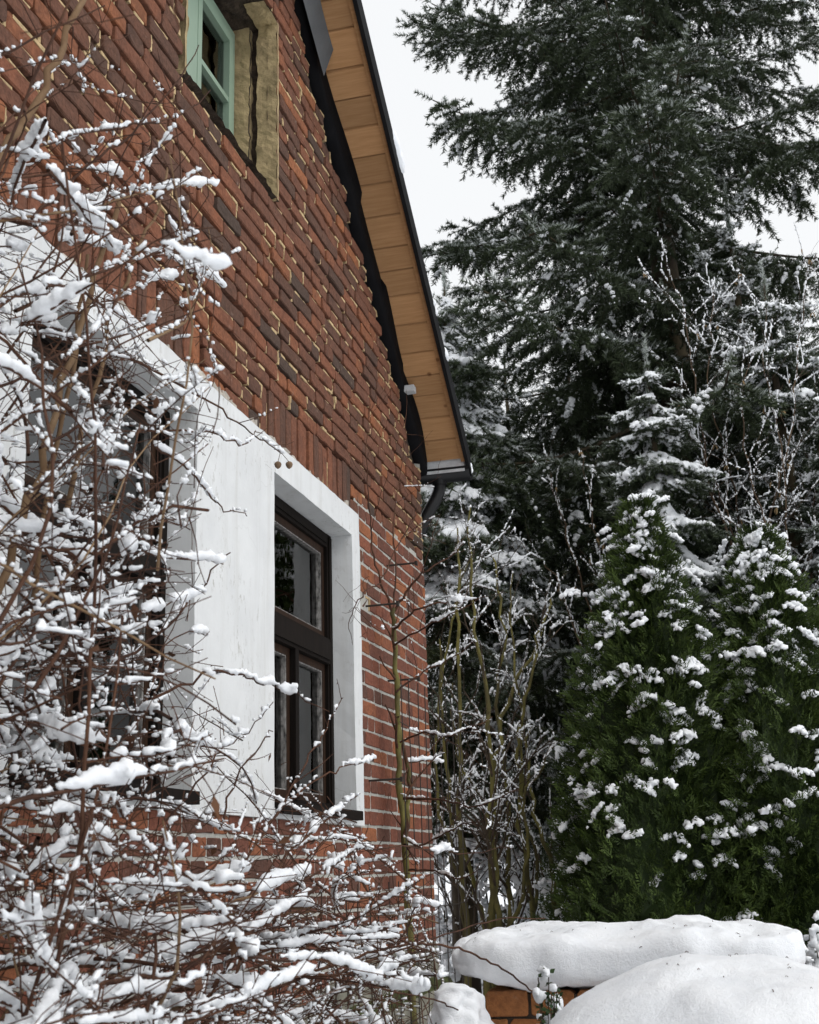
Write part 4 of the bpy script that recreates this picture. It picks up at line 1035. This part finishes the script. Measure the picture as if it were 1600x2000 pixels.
shrub('snowy_shrub', 'tall bare red-brown shrub loaded with snow in front of the left window', (.58, 1.9, GROUND), 61, canes_tall,
      [(5.0, (.2, .55), .95, .14, -.02, .6, .2), (9.0, (.06, .24), .9, .17, -.01, .6, .1)], .0128, .70, 90, keep=keep_tall, extra=[
        ([(120, 660), (250, 700), (340, 745), (430, 800), (500, 850), (548, 882)], 2.3, 3.3, .0045, .0015, 0), ([(240, 850), (330, 835), (420, 850), (470, 868), (510, 842)], 2.3, 2.9, .003, .0012, 0),
        ([(300, 870), (370, 915), (412, 970), (440, 995), (484, 1006)], 2.4, 2.9, .003, .0012, 0), ([(220, 1300), (330, 1220), (400, 1140), (447, 1080)], 2.2, 2.7, .0035, .0015, 0),
        ([(80, 1300), (200, 1230), (300, 1190), (390, 1160)], 2.0, 2.5, .003, .0012, 0), ([(60, 1070), (180, 1080), (300, 1085), (430, 1102)], 2.0, 2.6, .0035, .0013, 0),
        ([(30, 640), (160, 610), (280, 560), (400, 520), (470, 490)], 2.0, 2.8, .003, .0011, 0), ([(120, 470), (230, 480), (330, 500), (440, 560)], 2.1, 2.8, .0028, .001, 0),
        ([(60, 420), (170, 330), (270, 250), (345, 160), (392, 95)], 1.9, 2.3, .0035, .0012, 0), ([(150, 260), (260, 245), (340, 235), (420, 178)], 2.0, 2.4, .0032, .0012, 0),
        ([(-30, 1230), (40, 1030), (90, 880), (120, 760), (180, 560), (230, 400)], 1.9, 2.3, .0085, .006, 1), ([(-20, 350), (50, 240), (110, 120), (170, -30)], 1.7, 1.9, .008, .006, 1),
        ([(130, 1000), (170, 800), (240, 560), (300, 420), (330, 330)], 2.2, 2.5, .006, .003, 1), ([(60, 1200), (100, 930), (150, 690), (170, 500)], 2.1, 2.3, .006, .004, 1)])

def canes_low(rng):
    for i in range(58):
        p = (rng.uniform(.28, .95), rng.uniform(2.2, 4.5), GROUND)
        d = (rng.normal(-.02, .35), rng.normal(.12, .4), 1.0); L = rng.uniform(1.1, 2.0)
        yield p, d, L, rng.uniform(.0035, .0062), rng.uniform(-.11, -.04), .09
    for i in range(265):
        p = (rng.uniform(.25, .95), rng.uniform(2.0, 4.9), rng.uniform(-1.0, .02))
        d = (rng.normal(0, .55), rng.normal(.35, .8), rng.normal(.08, .25)); L = rng.uniform(.45, 1.0)
        yield p, d, L, rng.uniform(.0024, .0045), rng.uniform(-.04, .01), .11
def keep_low(P):
    q = project(P); lim = np.interp(q[:, 0], [0, 300, 520, 650, 760, 860, 900], [1100, 1300, 1450, 1560, 1630, 1690, 3000])
    return clear_of_wall(P) and (q[:, 1] > lim).all() and (CAMX - P[:, 0]).min() > .4
shrub('snowy_shrub', 'low spreading bare shrub heaped with snow beneath the right window', (.6, 3.1, GROUND), 62, canes_low,
      [(5.5, (.15, .45), .95, .14, -.02, .6, .2), (12.0, (.05, .2), .9, .16, -.01, .6, .1)], .0130, .70, 220, keep=keep_low, extra=[
        ([(470, 1700), (540, 1590), (620, 1520), (680, 1495), (728, 1484)], 2.9, 3.5, .0035, .0013, 0), ([(480, 1760), (560, 1670), (640, 1600), (705, 1548)], 2.9, 3.4, .0045, .0018, 0),
        ([(520, 1620), (590, 1500), (630, 1440), (670, 1362)], 3.0, 3.3, .0035, .0013, 0), ([(300, 1360), (420, 1310), (480, 1318), (535, 1342), (645, 1385)], 2.5, 3.0, .0035, .0011, 0),
        ([(330, 1600), (420, 1480), (470, 1440), (535, 1375)], 2.7, 3.0, .0028, .0011, 0), ([(430, 1620), (460, 1520), (520, 1440), (528, 1430)], 2.8, 3.0, .003, .0012, 0),
        ([(560, 1740), (700, 1660), (790, 1650), (900, 1670), (1000, 1655)], 3.2, 4.4, .0035, .001, 0), ([(300, 1800), (430, 1850), (520, 1845), (590, 1838)], 2.4, 2.8, .006, .003, 0)])

# ------------------------------------------------------------------ mossy many-stemmed shrub behind the house corner
def px_line(pts, s0, s1, rng, jit=.01, sub=5):
    P = np.array([at(x, y, s0 + (s1 - s0) * k / (len(pts) - 1)) for k, (x, y) in enumerate(pts)]); u = np.arange(len(P)); w = np.linspace(0, len(P) - 1, (len(P) - 1) * sub + 1)
    Q = np.stack([np.interp(w, u, P[:, i]) for i in range(3)], 1); k = np.array([.25, .5, .25])
    for _ in range(2): Q[1:-1] = .25 * Q[:-2] + .5 * Q[1:-1] + .25 * Q[2:]
    return Q + rng.normal(0, jit, Q.shape)

def stem_shrub(name, label, seed, s0, stems, levels, bark, twigm, snow_r, cover, voxel, catkins=0, spread=.25, steep=1.0):
    rng = np.random.default_rng(seed); st = []
    for pts, r0, r1 in stems:
        d0 = s0 + rng.uniform(-spread, spread); d1 = d0 + rng.uniform(-.5, .5); P = px_line(pts, d0, d1, rng, .014); P[:, 0] += .045 * np.sin(np.linspace(0, rng.uniform(4, 8), len(P)) + rng.uniform(0, 6)); r0 *= .8; r1 *= .8
        b = P[0].copy(); b[2] = GROUND - .05; b[:2] += rng.normal(0, .04, 2); P = np.concatenate([[b, (b + P[0]) / 2 + rng.normal(0, .02, 3)], P]) if P[0][2] > GROUND + .1 else P
        st.append((P, r0, r1))
    base = np.mean([s_[0][0] for s_ in st], 0); t = thing(name, label, 'shrub', (base[0], base[1], GROUND))
    for P, r0, r1 in st:
        g = G(); R = np.linspace(r0, r1, len(P)) * (1 + .08 * np.sin(np.arange(len(P)) * 1.7)); V, F = tube(P, R, 9); g.add(V, F); keep_world(g.build('stem', bark, None, True), t)
    allt = []; twig_tree(rng, st, levels, allt); fine = allt[len(st):]
    g = G(); tubes(g, rng, fine, 0); keep_world(g.build('twigs', twigm, None, True, kind='stuff'), t)
    C, S = snow_points(rng, allt, snow_r, .010, cover, steep=steep, thin=.003, clump=.03, rmin=voxel * .75)
    o = link('snow', roughen(voxel_snow('snow', C, S, voxel, SNOW_FAR, .15), voxel * .4, 60), None, kind='stuff'); keep_world(o, t)
    if catkins:
        g = G()
        for _ in range(catkins):
            P, R = fine[rng.integers(len(fine))]; p = P[rng.integers(1, len(P))]
            for q in range(rng.integers(1, 4)):
                l = rng.uniform(.03, .055); x, y = rng.normal(0, .012, 2); V, F = tube(np.array([p, p + [x * .4, y * .4, -l * .2], p + [x, y, -l * .6], p + [x, y, -l]]), [.001, .0045, .005, .002], 5); g.add(V, F)
        keep_world(g.build('catkins', CATKIN, None, True, kind='stuff'), t)
    return t

ms = [([(925, 1835), (908, 1600), (895, 1400), (882, 1180), (893, 1030)], .030, .008), ([(958, 1835), (945, 1600), (955, 1380), (935, 1200), (922, 990)], .034, .008),
      ([(990, 1835), (975, 1620), (965, 1480), (990, 1350), (1045, 1245), (1075, 1170)], .032, .009), ([(1015, 1835), (1000, 1650), (985, 1500), (960, 1380), (975, 1200), (960, 1070)], .030, .008),
      ([(1045, 1835), (1035, 1640), (1020, 1500), (1005, 1420), (1035, 1300), (1060, 1230)], .028, .009), ([(905, 1835), (885, 1700), (862, 1560), (855, 1380), (850, 1250)], .026, .007),
      ([(1078, 1835), (1070, 1700), (1050, 1560), (1040, 1420)], .030, .010), ([(940, 1835), (925, 1700), (880, 1540), (868, 1300), (905, 1100)], .026, .007),
      ([(1000, 1835), (1010, 1700), (1040, 1560), (1080, 1450)], .022, .007), ([(975, 1835), (970, 1700), (930, 1560), (900, 1480), (890, 1330)], .024, .006), ([(1060, 1835), (1050, 1720), (1015, 1600), (1000, 1250), (1010, 1120)], .022, .006)]
stem_shrub('mossy_shrub', 'tall many-stemmed bare shrub with mossy green stems beside the house corner', 71, 9.0, ms,
           [(4.5, (.25, .8), .7, .10, .01, .5, .25), (6.0, (.1, .35), .8, .13, -.01, .6, .1), (5.0, (.05, .18), .8, .15, 0, .6, .1)], MOSSBARK, GREYTWIG, .0088, .60, .011)
th = [([(x, 1800), (x + dx * .4, 1640), (x + dx * .8, 1480), (x + dx, y1)], .012, .004) for x, dx, y1 in ((880, -20, 1300), (915, 30, 1250), (950, -30, 1200), (985, 25, 1220), (1020, -15, 1260), (1050, 40, 1240), (900, 10, 1400), (1000, 10, 1330), (1080, -20, 1350), (860, 10, 1420))]
stem_shrub('snowy_thicket_shrub', 'fine-twigged snowy bush seen through the stems of the mossy shrub', 72, 11.5, th,
           [(7.0, (.3, .8), .8, .12, -.01, .5, .1), (7.0, (.12, .4), .8, .14, -.02, .6, .1), (5.0, (.06, .2), .8, .15, 0, .6, .1)], GREYTWIG, GREYTWIG, .0155, .78, .026, spread=.6, steep=1.25)
hz = [([(1475, 1260), (1440, 1100), (1400, 960), (1370, 800), (1335, 650), (1300, 545)], .017, .004), ([(1555, 1260), (1545, 1050), (1520, 900), (1490, 760), (1505, 600)], .011, .003),
      ([(1480, 1260), (1500, 1020), (1530, 860), (1560, 700), (1595, 500)], .014, .004), ([(1460, 1180), (1420, 1040), (1390, 930), (1370, 860), (1330, 790)], .011, .003),
      ([(1520, 1260), (1515, 1050), (1470, 900), (1440, 780), (1460, 640)], .012, .003), ([(1590, 1260), (1600, 1000), (1585, 850), (1620, 640)], .012, .004),
      ([(1445, 1120), (1425, 960), (1385, 800), (1400, 640), (1390, 540)], .012, .003), ([(1500, 1260), (1560, 1100), (1600, 1040), (1640, 960)], .014, .004)]
stem_shrub('hazel_shrub', 'bare hazel with catkins and snow along every twig above the right arborvitae', 73, 10.0, hz,
           [(5.0, (.3, 1.0), .8, .09, .01, .5, .2), (4.2, (.1, .45), .9, .12, .0, .6, .1), (3.0, (.04, .12), .9, .15, 0, .6, .1)], HAZEL, GREYTWIG, .0095, .76, .0115, catkins=90, spread=.35, steep=1.5)
h2 = [([(1185, 1330), (1150, 1150), (1110, 1020), (1070, 930), (1050, 870)], .012, .004), ([(1190, 1330), (1190, 1100), (1150, 980), (1120, 880)], .011, .003), ([(1200, 1330), (1260, 1120), (1330, 1040), (1360, 980)], .010, .003), ([(1180, 1330), (1120, 1210), (1070, 1120), (1020, 1060)], .011, .004)]
stem_shrub('hazel_shrub', 'small bare hazel with dangling catkins left of the taller arborvitae', 74, 10.3, h2,
           [(5.0, (.25, .7), .75, .10, .0, .5, .2), (4.0, (.1, .3), .8, .12, 0, .6, .1)], HAZEL, GREYTWIG, .0100, .75, .0115, catkins=50, steep=1.3)

# ------------------------------------------------------------------ wire trellis and climber on the wall
tr = thing('wire_trellis', 'rusty wire mesh trellis held off the brick wall by iron rods', 'trellis', (.15, 6.0, GROUND))
TX = .15; rng = np.random.default_rng(81)
def rod(name, P, r, par, k=6):
    g = G(); V, F = tube(np.array(P, float), r, k); g.add(V, F); o = g.build(name, IRON, None, True); keep_world(o, par); return o
for k, s in enumerate(np.arange(4.15, 7.5, .165)):
    top = 0.95 if s > 6.05 else -0.06; n = 9; z = np.linspace(GROUND, top, n)
    rod('wire', [(TX + rng.normal(0, .004), s + rng.normal(0, .004), q) for q in z], .0030, tr, 5)
for z in (-1.2, -.95, -.7, -.45, -.2):
    rod('wire', [(TX + .005, s, z + rng.normal(0, .004)) for s in np.linspace(4.1, 7.5, 12)], .0024, tr, 5)
for z in (.1, .4, .7): rod('wire', [(TX + .005, s, z + rng.normal(0, .004)) for s in np.linspace(6.05, 7.5, 8)], .0024, tr, 5)
for px, py in ((717, 1184), (757, 1105), (722, 1525), (645, 1906), (732, 1872), (760, 1330)):
    p = toward(px, py, 0.0); o = rod('spacer_rod', [(-.03, p[1], p[2]), (TX + .012, p[1], p[2] + .002)], .0055, tr, 7)
    g = G(); g.box(TX + .008, TX + .02, p[1] - .012, p[1] + .012, p[2] - .012, p[2] + .012); g.build('rod_end', IRON, o)

rng = np.random.default_rng(82)
cl = thing('climbing_shrub', 'climbing plant with a mossy stem trained up the brick wall beside the right window', 'climber', (.09, 6.6, GROUND))
def wl_line(pts, x0, x1):
    P = np.array([toward(a, b, x0 + (x1 - x0) * k / (len(pts) - 1)) for k, (a, b) in enumerate(pts)]); u = np.arange(len(P)); w = np.linspace(0, len(P) - 1, (len(P) - 1) * 5 + 1)
    Q = np.stack([np.interp(w, u, P[:, i]) for i in range(3)], 1)
    for _ in range(2): Q[1:-1] = .25 * Q[:-2] + .5 * Q[1:-1] + .25 * Q[2:]
    return Q + rng.normal(0, .004, Q.shape)
main = [(wl_line([(812, 2050), (800, 1800), (792, 1660), (783, 1560), (778, 1450), (776, 1350), (772, 1250), (766, 1185)], .10, .09), .019, .012),
        (wl_line([(776, 1400), (798, 1500), (800, 1560), (790, 1650)], .10, .12), .010, .012),
        (wl_line([(766, 1190), (745, 1140), (728, 1075), (722, 1000), (715, 900), (720, 800)], .09, .05), .007, .0012), (wl_line([(768, 1190), (775, 1120), (765, 1020), (790, 880), (795, 760)], .09, .05), .006, .001),
        (wl_line([(768, 1195), (800, 1150), (830, 1110), (880, 1090), (905, 1062)], .09, .5), .008, .002), (wl_line([(770, 1230), (810, 1190), (870, 1175), (935, 1170)], .10, .6), .007, .0018),
        (wl_line([(772, 1260), (820, 1230), (880, 1200), (945, 1165)], .10, .65), .006, .0015), (wl_line([(776, 1350), (830, 1310), (880, 1290), (930, 1250)], .10, .5), .006, .0015),
        (wl_line([(780, 1450), (830, 1430), (880, 1440), (960, 1400)], .10, .6), .006, .0015), (wl_line([(786, 1560), (850, 1560), (930, 1580), (1015, 1540)], .10, .75), .007, .002),
        (wl_line([(792, 1660), (850, 1640), (900, 1610), (960, 1600)], .10, .6), .006, .0015), (wl_line([(745, 1140), (715, 1150), (690, 1190), (680, 1220), (690, 1260)], .09, .12), .004, .001),
        (wl_line([(745, 1130), (780, 1060), (810, 1010), (826, 975)], .09, .12), .004, .001), (wl_line([(795, 1700), (850, 1700), (900, 1720), (950, 1690)], .10, .6), .006, .0015)]
for k, (P, a, b) in enumerate(main[:2]):
    g = G(); R = np.linspace(a, b, len(P)) * (1 + .12 * np.sin(np.arange(len(P)) * 1.3)); V, F = tube(P, R, 9); g.add(V, F); keep_world(g.build('stem', MOSSBARK, None, True), cl)
allt = []; twig_tree(rng, main, [(7.0, (.1, .4), .85, .14, .0, .5, .25), (7.0, (.05, .2), .85, .16, -.01, .6, .1)], allt)
allt = [x for x in allt if x[0][:, 0].min() > .012]
fine = [x for x in allt if x[1][0] < .0115]
g = G(); tubes(g, rng, fine, 0); buds(g, rng, fine, 0, .06); keep_world(g.build('twigs', TWIG, None, True, kind='stuff'), cl)
# twigs close under the eave stay dry
wet = [x for x in fine if x[0][:, 0].mean() > .16 or x[0][:, 2].mean() < 0.0]
C, S = snow_points(rng, wet, .0105, .007, .8); o = link('snow', roughen(voxel_snow('snow', C, S, .008, SNOW), .003, 80), None, kind='stuff'); keep_world(o, cl)

# ------------------------------------------------------------------ arching canes, pods, feeder
for k, (pts, s0, s1, r, lab) in enumerate([
        ([(430, 1990), (560, 1920), (700, 1865), (800, 1842), (860, 1845), (905, 1855), (960, 1880), (1010, 1910), (1052, 1948)], 2.9, 3.5, .0042, 'thin red-brown cane arching down to the bricks of the low wall'),
        ([(470, 1870), (540, 1885), (640, 1908), (760, 1935), (850, 1952), (892, 1972)], 2.8, 3.5, .0038, 'thin red-brown cane drooping rightward across the plinth of the house'),
        ([(520, 1975), (620, 1915), (720, 1880), (820, 1842), (900, 1815), (980, 1792), (1065, 1793)], 3.1, 4.6, .0036, 'thin red-brown cane rising rightward in front of the mossy stems')]):
    P = px_line(pts, s0, s1, rng, .002); b0 = P[0].copy(); b0[2] = GROUND; b0[1] -= .1; b0[0] -= .1; P = np.concatenate([[b0, (b0 * .4 + P[0] * .6) + [-.05, -.05, .05]], P])
    g = G(); V, F = tube(P, np.linspace(r, r * .5, len(P)), 6); g.add(V, F); g.build('bramble_cane', TWIG, None, True, label=lab, cat='cane')
for px, lab in ((543, 'round dry seed pod hanging at the twig tip, left of two'), (565, 'round dry seed pod hanging at the twig tip, right of two')):
    c = at(px, 908, 3.3); r = .0105; g = G(); a = np.linspace(0, math.pi, 9); prof = np.stack([np.sin(a) * r * (1 + .06 * np.cos(3 * a)), -np.cos(a) * r * 1.05], 1); prof[0] = (.0006, -r * 1.22)
    k = 14; b = np.arange(k) * 2 * math.pi / k; V = np.stack([prof[:, 0:1] * np.cos(b), prof[:, 0:1] * np.sin(b), np.repeat(prof[:, 1:2], k, 1)], -1).reshape(-1, 3) + c
    i, j = np.meshgrid(np.arange(8), np.arange(k), indexing='ij'); g.add(V, np.stack([i * k + j, i * k + (j + 1) % k, (i + 1) * k + (j + 1) % k, (i + 1) * k + j], -1).reshape(-1, 4))
    pod = g.build('seed_pod', POD, None, True, label=lab, cat='seed pod', group='dry seed pods on a twig')
    g = G(); tp = at(548, 882, 3.3); V, F = tube(np.array([c + [0, 0, r * .9], (c + tp) / 2 + [0, 0, .004], tp]), .0009, 5); g.add(V, F); g.build('stalk', TWIG, pod, True)
c = at(-98, 1262, 2.05)
fd = thing('bird_feeder', 'orange wooden bird feeder roof half hidden in the shrub at the left edge', 'bird feeder', (c[0], c[1], GROUND))
FEED = wood_mat('feeder_wood', (0.22, 0.09, 0.03), (0.36, 0.16, 0.06))
def fpart(name, V, F): g = G(); g.add(V, F); o = g.build(name, FEED); keep_world(o, fd)
BX8 = [(0, 1, 3, 2), (4, 6, 7, 5), (0, 4, 5, 1), (2, 3, 7, 6), (0, 2, 6, 4), (1, 5, 7, 3)]
for sg in (-1, 1):
    d = np.array([.087, .02, 0]); V = []
    for u in (0, 1):
        for y in (-.09, .09):
            for w in (0, .012): V.append(c + np.array([sg * u * .088, y, .045 - u * .065 + w]))
    fpart('roof_board', V, BX8)
for x in (-.055, .055):
    for y in (-.06, .06): V = [c + np.array([x + a, y + b, z]) for a in (-.008, .008) for b in (-.008, .008) for z in (-.13, .0)]; fpart('post', V, BX8)
fpart('tray', [c + np.array([a, b, z]) for a in (-.075, .075) for b in (-.08, .08) for z in (-.145, -.13)], BX8)
g = G(); V, F = tube(np.array([(c[0], c[1], GROUND), (c[0], c[1], c[2] - .146)]), .016, 8); g.add(V, F); keep_world(g.build('pole', GREYTWIG), fd)

# ------------------------------------------------------------------ low brick wall and heaped snow
HEAPSNOW = None
def heap_mat():
    m, N, L, b = new_mat('heaped_snow', 0.8, 0.15); v = coords(N, L); n1 = noise_n(N, L, v, 9, 5, 0.6); n2 = noise_n(N, L, v, 60, 5, 0.75); n3 = noise_n(N, L, v, 260, 3, 0.7)
    L.new(ramp(N, L, n1, [(0.3, (0.83, 0.855, 0.89)), (0.7, (0.90, 0.915, 0.935))]), b.inputs['Base Color'])
    h = mixc(N, L, 0.35, n1, mixc(N, L, 0.4, n2, n3)); bump(N, L, b, h, 0.75, 0.022); return m
HEAPSNOW = heap_mat()
def heap(name, label, c, half, e, seed, amps=((2.2, .05), (6, .02), (18, .006)), tilt=(0, 0), nu=150, nv=80):
    u = np.linspace(0, 2 * np.pi, nu + 1)[:-1]; v = np.linspace(-np.pi / 2, np.pi / 2, nv); U, Vv = np.meshgrid(u, v, indexing='ij'); sp = lambda x, p: np.sign(x) * np.abs(x) ** p
    D = np.stack([sp(np.cos(Vv), e[0]) * sp(np.cos(U), e[1]), sp(np.cos(Vv), e[0]) * sp(np.sin(U), e[1]), sp(np.sin(Vv), e[0])], -1).reshape(-1, 3); P = D * np.array(half); N = unit(D / np.array(half))
    d = np.zeros(len(P))
    for f, a in amps: d += a * vnoise(P, f, seed * 1.3 + f)
    P = P + N * d[:, None]; P[:, 2] += tilt[0] * P[:, 0] + tilt[1] * P[:, 1]
    i, j = np.meshgrid(np.arange(nu), np.arange(nv - 1), indexing='ij'); g = G()
    g.add(P + np.array(c), np.stack([i * nv + j, ((i + 1) % nu) * nv + j, ((i + 1) % nu) * nv + j + 1, i * nv + j + 1], -1).reshape(-1, 4))
    return g.build(name, HEAPSNOW, None, True, label=label, cat=None, kind='stuff')
LY = 3.72; p0 = at(948, 1960, LY); wz = at(1000, 1934, LY)[2]
lw = thing('garden_wall', 'low orange brick garden wall under a thick cap of snow', 'garden wall', (p0[0] + .5, LY + .2, GROUND))
g = G(); g.box(p0[0] + .008, p0[0] + 1.0, LY + .010, LY + .42, GROUND - .1, wz - .012); core = g.build('wall_core', MORTAR_DEEP); keep_world(core, lw)
GV = [brick_variant(rb, 'brick', 0.122, 0.068, .0045, BRICK_GARDEN) for _ in range(6)]
for k in range(15):
    z = wz - .036 - k * .0765; x = p0[0] + (.0 if k % 2 else -.0) + (.06 if k % 2 else .122) / 2
    first = True
    while x < p0[0] + .99:
        w_ = .122 if not (first and k % 2) else .06
        o = bpy.data.objects.new('brick', GV[rb.integers(6)][3]); sc.collection.objects.link(o); o.parent = core
        o.matrix_local = Matrix.Translation((x, LY + rb.uniform(-.006, .006), z)) @ Matrix.Rotation(math.radians(-90) + rb.normal(0, .02), 4, 'Z') @ Matrix.Rotation(rb.normal(0, .012), 4, 'X') @ Matrix.Diagonal((1, w_, .068, 1))
        x += w_ / 2 + .010 + .061; first = False
    for y in (LY + .10, LY + .235, LY + .37):       # the end of the wall
        o = bpy.data.objects.new('brick', GV[rb.integers(6)][3]); sc.collection.objects.link(o); o.parent = core
        o.matrix_local = Matrix.Translation((p0[0] + rb.uniform(-.004, .002), y, z)) @ Matrix.Rotation(math.pi, 4, 'Z') @ Matrix.Diagonal((1, .122, .068, 1))
a = at(890, 1900, 3.9); b = at(1575, 1900, 3.9); t_ = at(1300, 1832, 3.9)
heap('snow_cap', 'thick rounded cap of snow lying along the low garden wall', ((a[0] + b[0]) / 2, LY + .20, (wz + t_[2]) / 2 + .030), ((b[0] - a[0]) / 2, .265, (t_[2] - wz) / 2 + .004), (.46, .5), 3, tilt=(.025, .05), amps=((2.2, .05), (5.5, .034), (14, .014), (40, .005)), nu=170, nv=80)
m_ = at(1330, 1880, 2.75)
heap('snow_mound', 'smooth snow mound in front of the low garden wall', (m_[0] + .115, 2.75, m_[2] - .50), (.50, .52, .50), (.8, .9), 5, amps=((1.7, .06), (4.5, .028), (13, .008), (40, .003)), nu=170, nv=80)
l_ = at(902, 1930, 3.62)
heap('snow_lump', 'crumbly lump of snow left of the exposed wall bricks', (l_[0], 3.64, (l_[2] + GROUND) / 2 - .05), (.088, .15, (l_[2] - GROUND) / 2 + .05), (.55, .8), 8, amps=((6, .05), (15, .028), (38, .011)), nu=90, nv=110)

# evergreen box sprigs
def box_shrub(label, base, top, spread, nst, seed, snow_n, leaf=.016):
    rng = np.random.default_rng(seed); t = thing('box_shrub', label, 'shrub', base); base = np.array(base); st = []
    for _ in range(nst):
        e = np.array(top) + rng.normal(0, 1, 3) * np.array(spread); p = base + rng.normal(0, .03, 3) * [1, 1, 0]; w = np.linspace(0, 1, 9)[:, None]; P = p + (e - p) * w + rng.normal(0, .006, (9, 3)); st.append((P, np.linspace(.004, .0015, 9)))
    g = G(); tubes(g, rng, st); keep_world(g.build('stems', GREYTWIG, None, True, kind='stuff'), t)
    g = G(); tips = []
    for P, R in st:
        for w in np.linspace(.72, 1, 16):
            q = np.array([np.interp(w * 8, np.arange(9), P[:, i]) for i in range(3)])
            for s_ in range(3):
                d = unit(rng.normal(0, 1, 3) + [0, 0, .5]); l = leaf * rng.uniform(.7, 1.3); a = unit(np.cross(d, rng.normal(0, 1, 3))) * l * .32; n_ = np.cross(unit(a), d) * l * .12
                g.add([q, q + d * l * .5 + a + n_, q + d * l, q + d * l * .5 - a + n_, q + d * l * .5], [(0, 1, 4), (1, 2, 4), (2, 3, 4), (3, 0, 4)], 0, rng.uniform(0, 1)); tips.append(q + d * l)
    keep_world(g.build('leaves', BOXLEAF, None, False, kind='stuff'), t)
    tips = np.array(tips); C, S = [], []
    ztop = np.quantile(tips[:, 2], .35)
    for q in tips[rng.permutation(len(tips))[:snow_n]]:
        if q[2] < ztop: continue
        m = rng.integers(4, 9); C.append(q + rng.normal(0, 1, (m, 3)) * [.012, .012, .006] + [0, 0, .008]); S.append(rng.uniform(.006, .014, m))
    o = link('snow', roughen(voxel_snow('snow', np.concatenate(C), np.concatenate(S), .0100, SNOW), .003, 90), None, kind='stuff'); keep_world(o, t)
p = at(1078, 1965, 3.25); box_shrub('green box sprig poking from the snow beside the exposed bricks', (p[0] + .02, p[1], GROUND), p, (.017, .02, .036), 10, 91, 60)
p = at(1590, 1850, 4.3); box_shrub('snowy box bush at the right edge behind the snow capped wall', (p[0] + .08, p[1], GROUND), (p[0] + .05, p[1], p[2] - .03), (.10, .12, .06), 46, 92, 900)

# needles, bud scales and twig crumbs fallen on the heaped snow
def litter(name, label, owner, count, seed):
    rng = np.random.default_rng(seed); me = owner.data; n = len(me.vertices); V = np.empty(n * 3); me.vertices.foreach_get('co', V); V = V.reshape(-1, 3); N = np.empty(n * 3); me.vertex_normals.foreach_get('vector', N); N = N.reshape(-1, 3)
    ok = np.where(N[:, 2] > .45)[0]; g = G()
    for i in rng.choice(ok, count):
        q = V[i] + N[i] * .0015; d = unit(np.cross(N[i], rng.normal(0, 1, 3))); l = rng.uniform(.003, .009) if rng.random() < .93 else rng.uniform(.015, .03)
        P = np.array([q, q + d * l * .5 + N[i] * .002, q + d * l]); T, F = tube(P, rng.uniform(.0004, .0009), 4); g.add(T, F)
    g.build(name, TWIG, None, True, label=label, kind='stuff')
litter('fallen_needles', 'brown needles and twig crumbs lying on the snow cap of the wall', bpy.data.objects['snow_cap'], 70, 1)
litter('fallen_needles', 'brown needles and twig crumbs lying on the front snow mound', bpy.data.objects['snow_mound'], 55, 2)
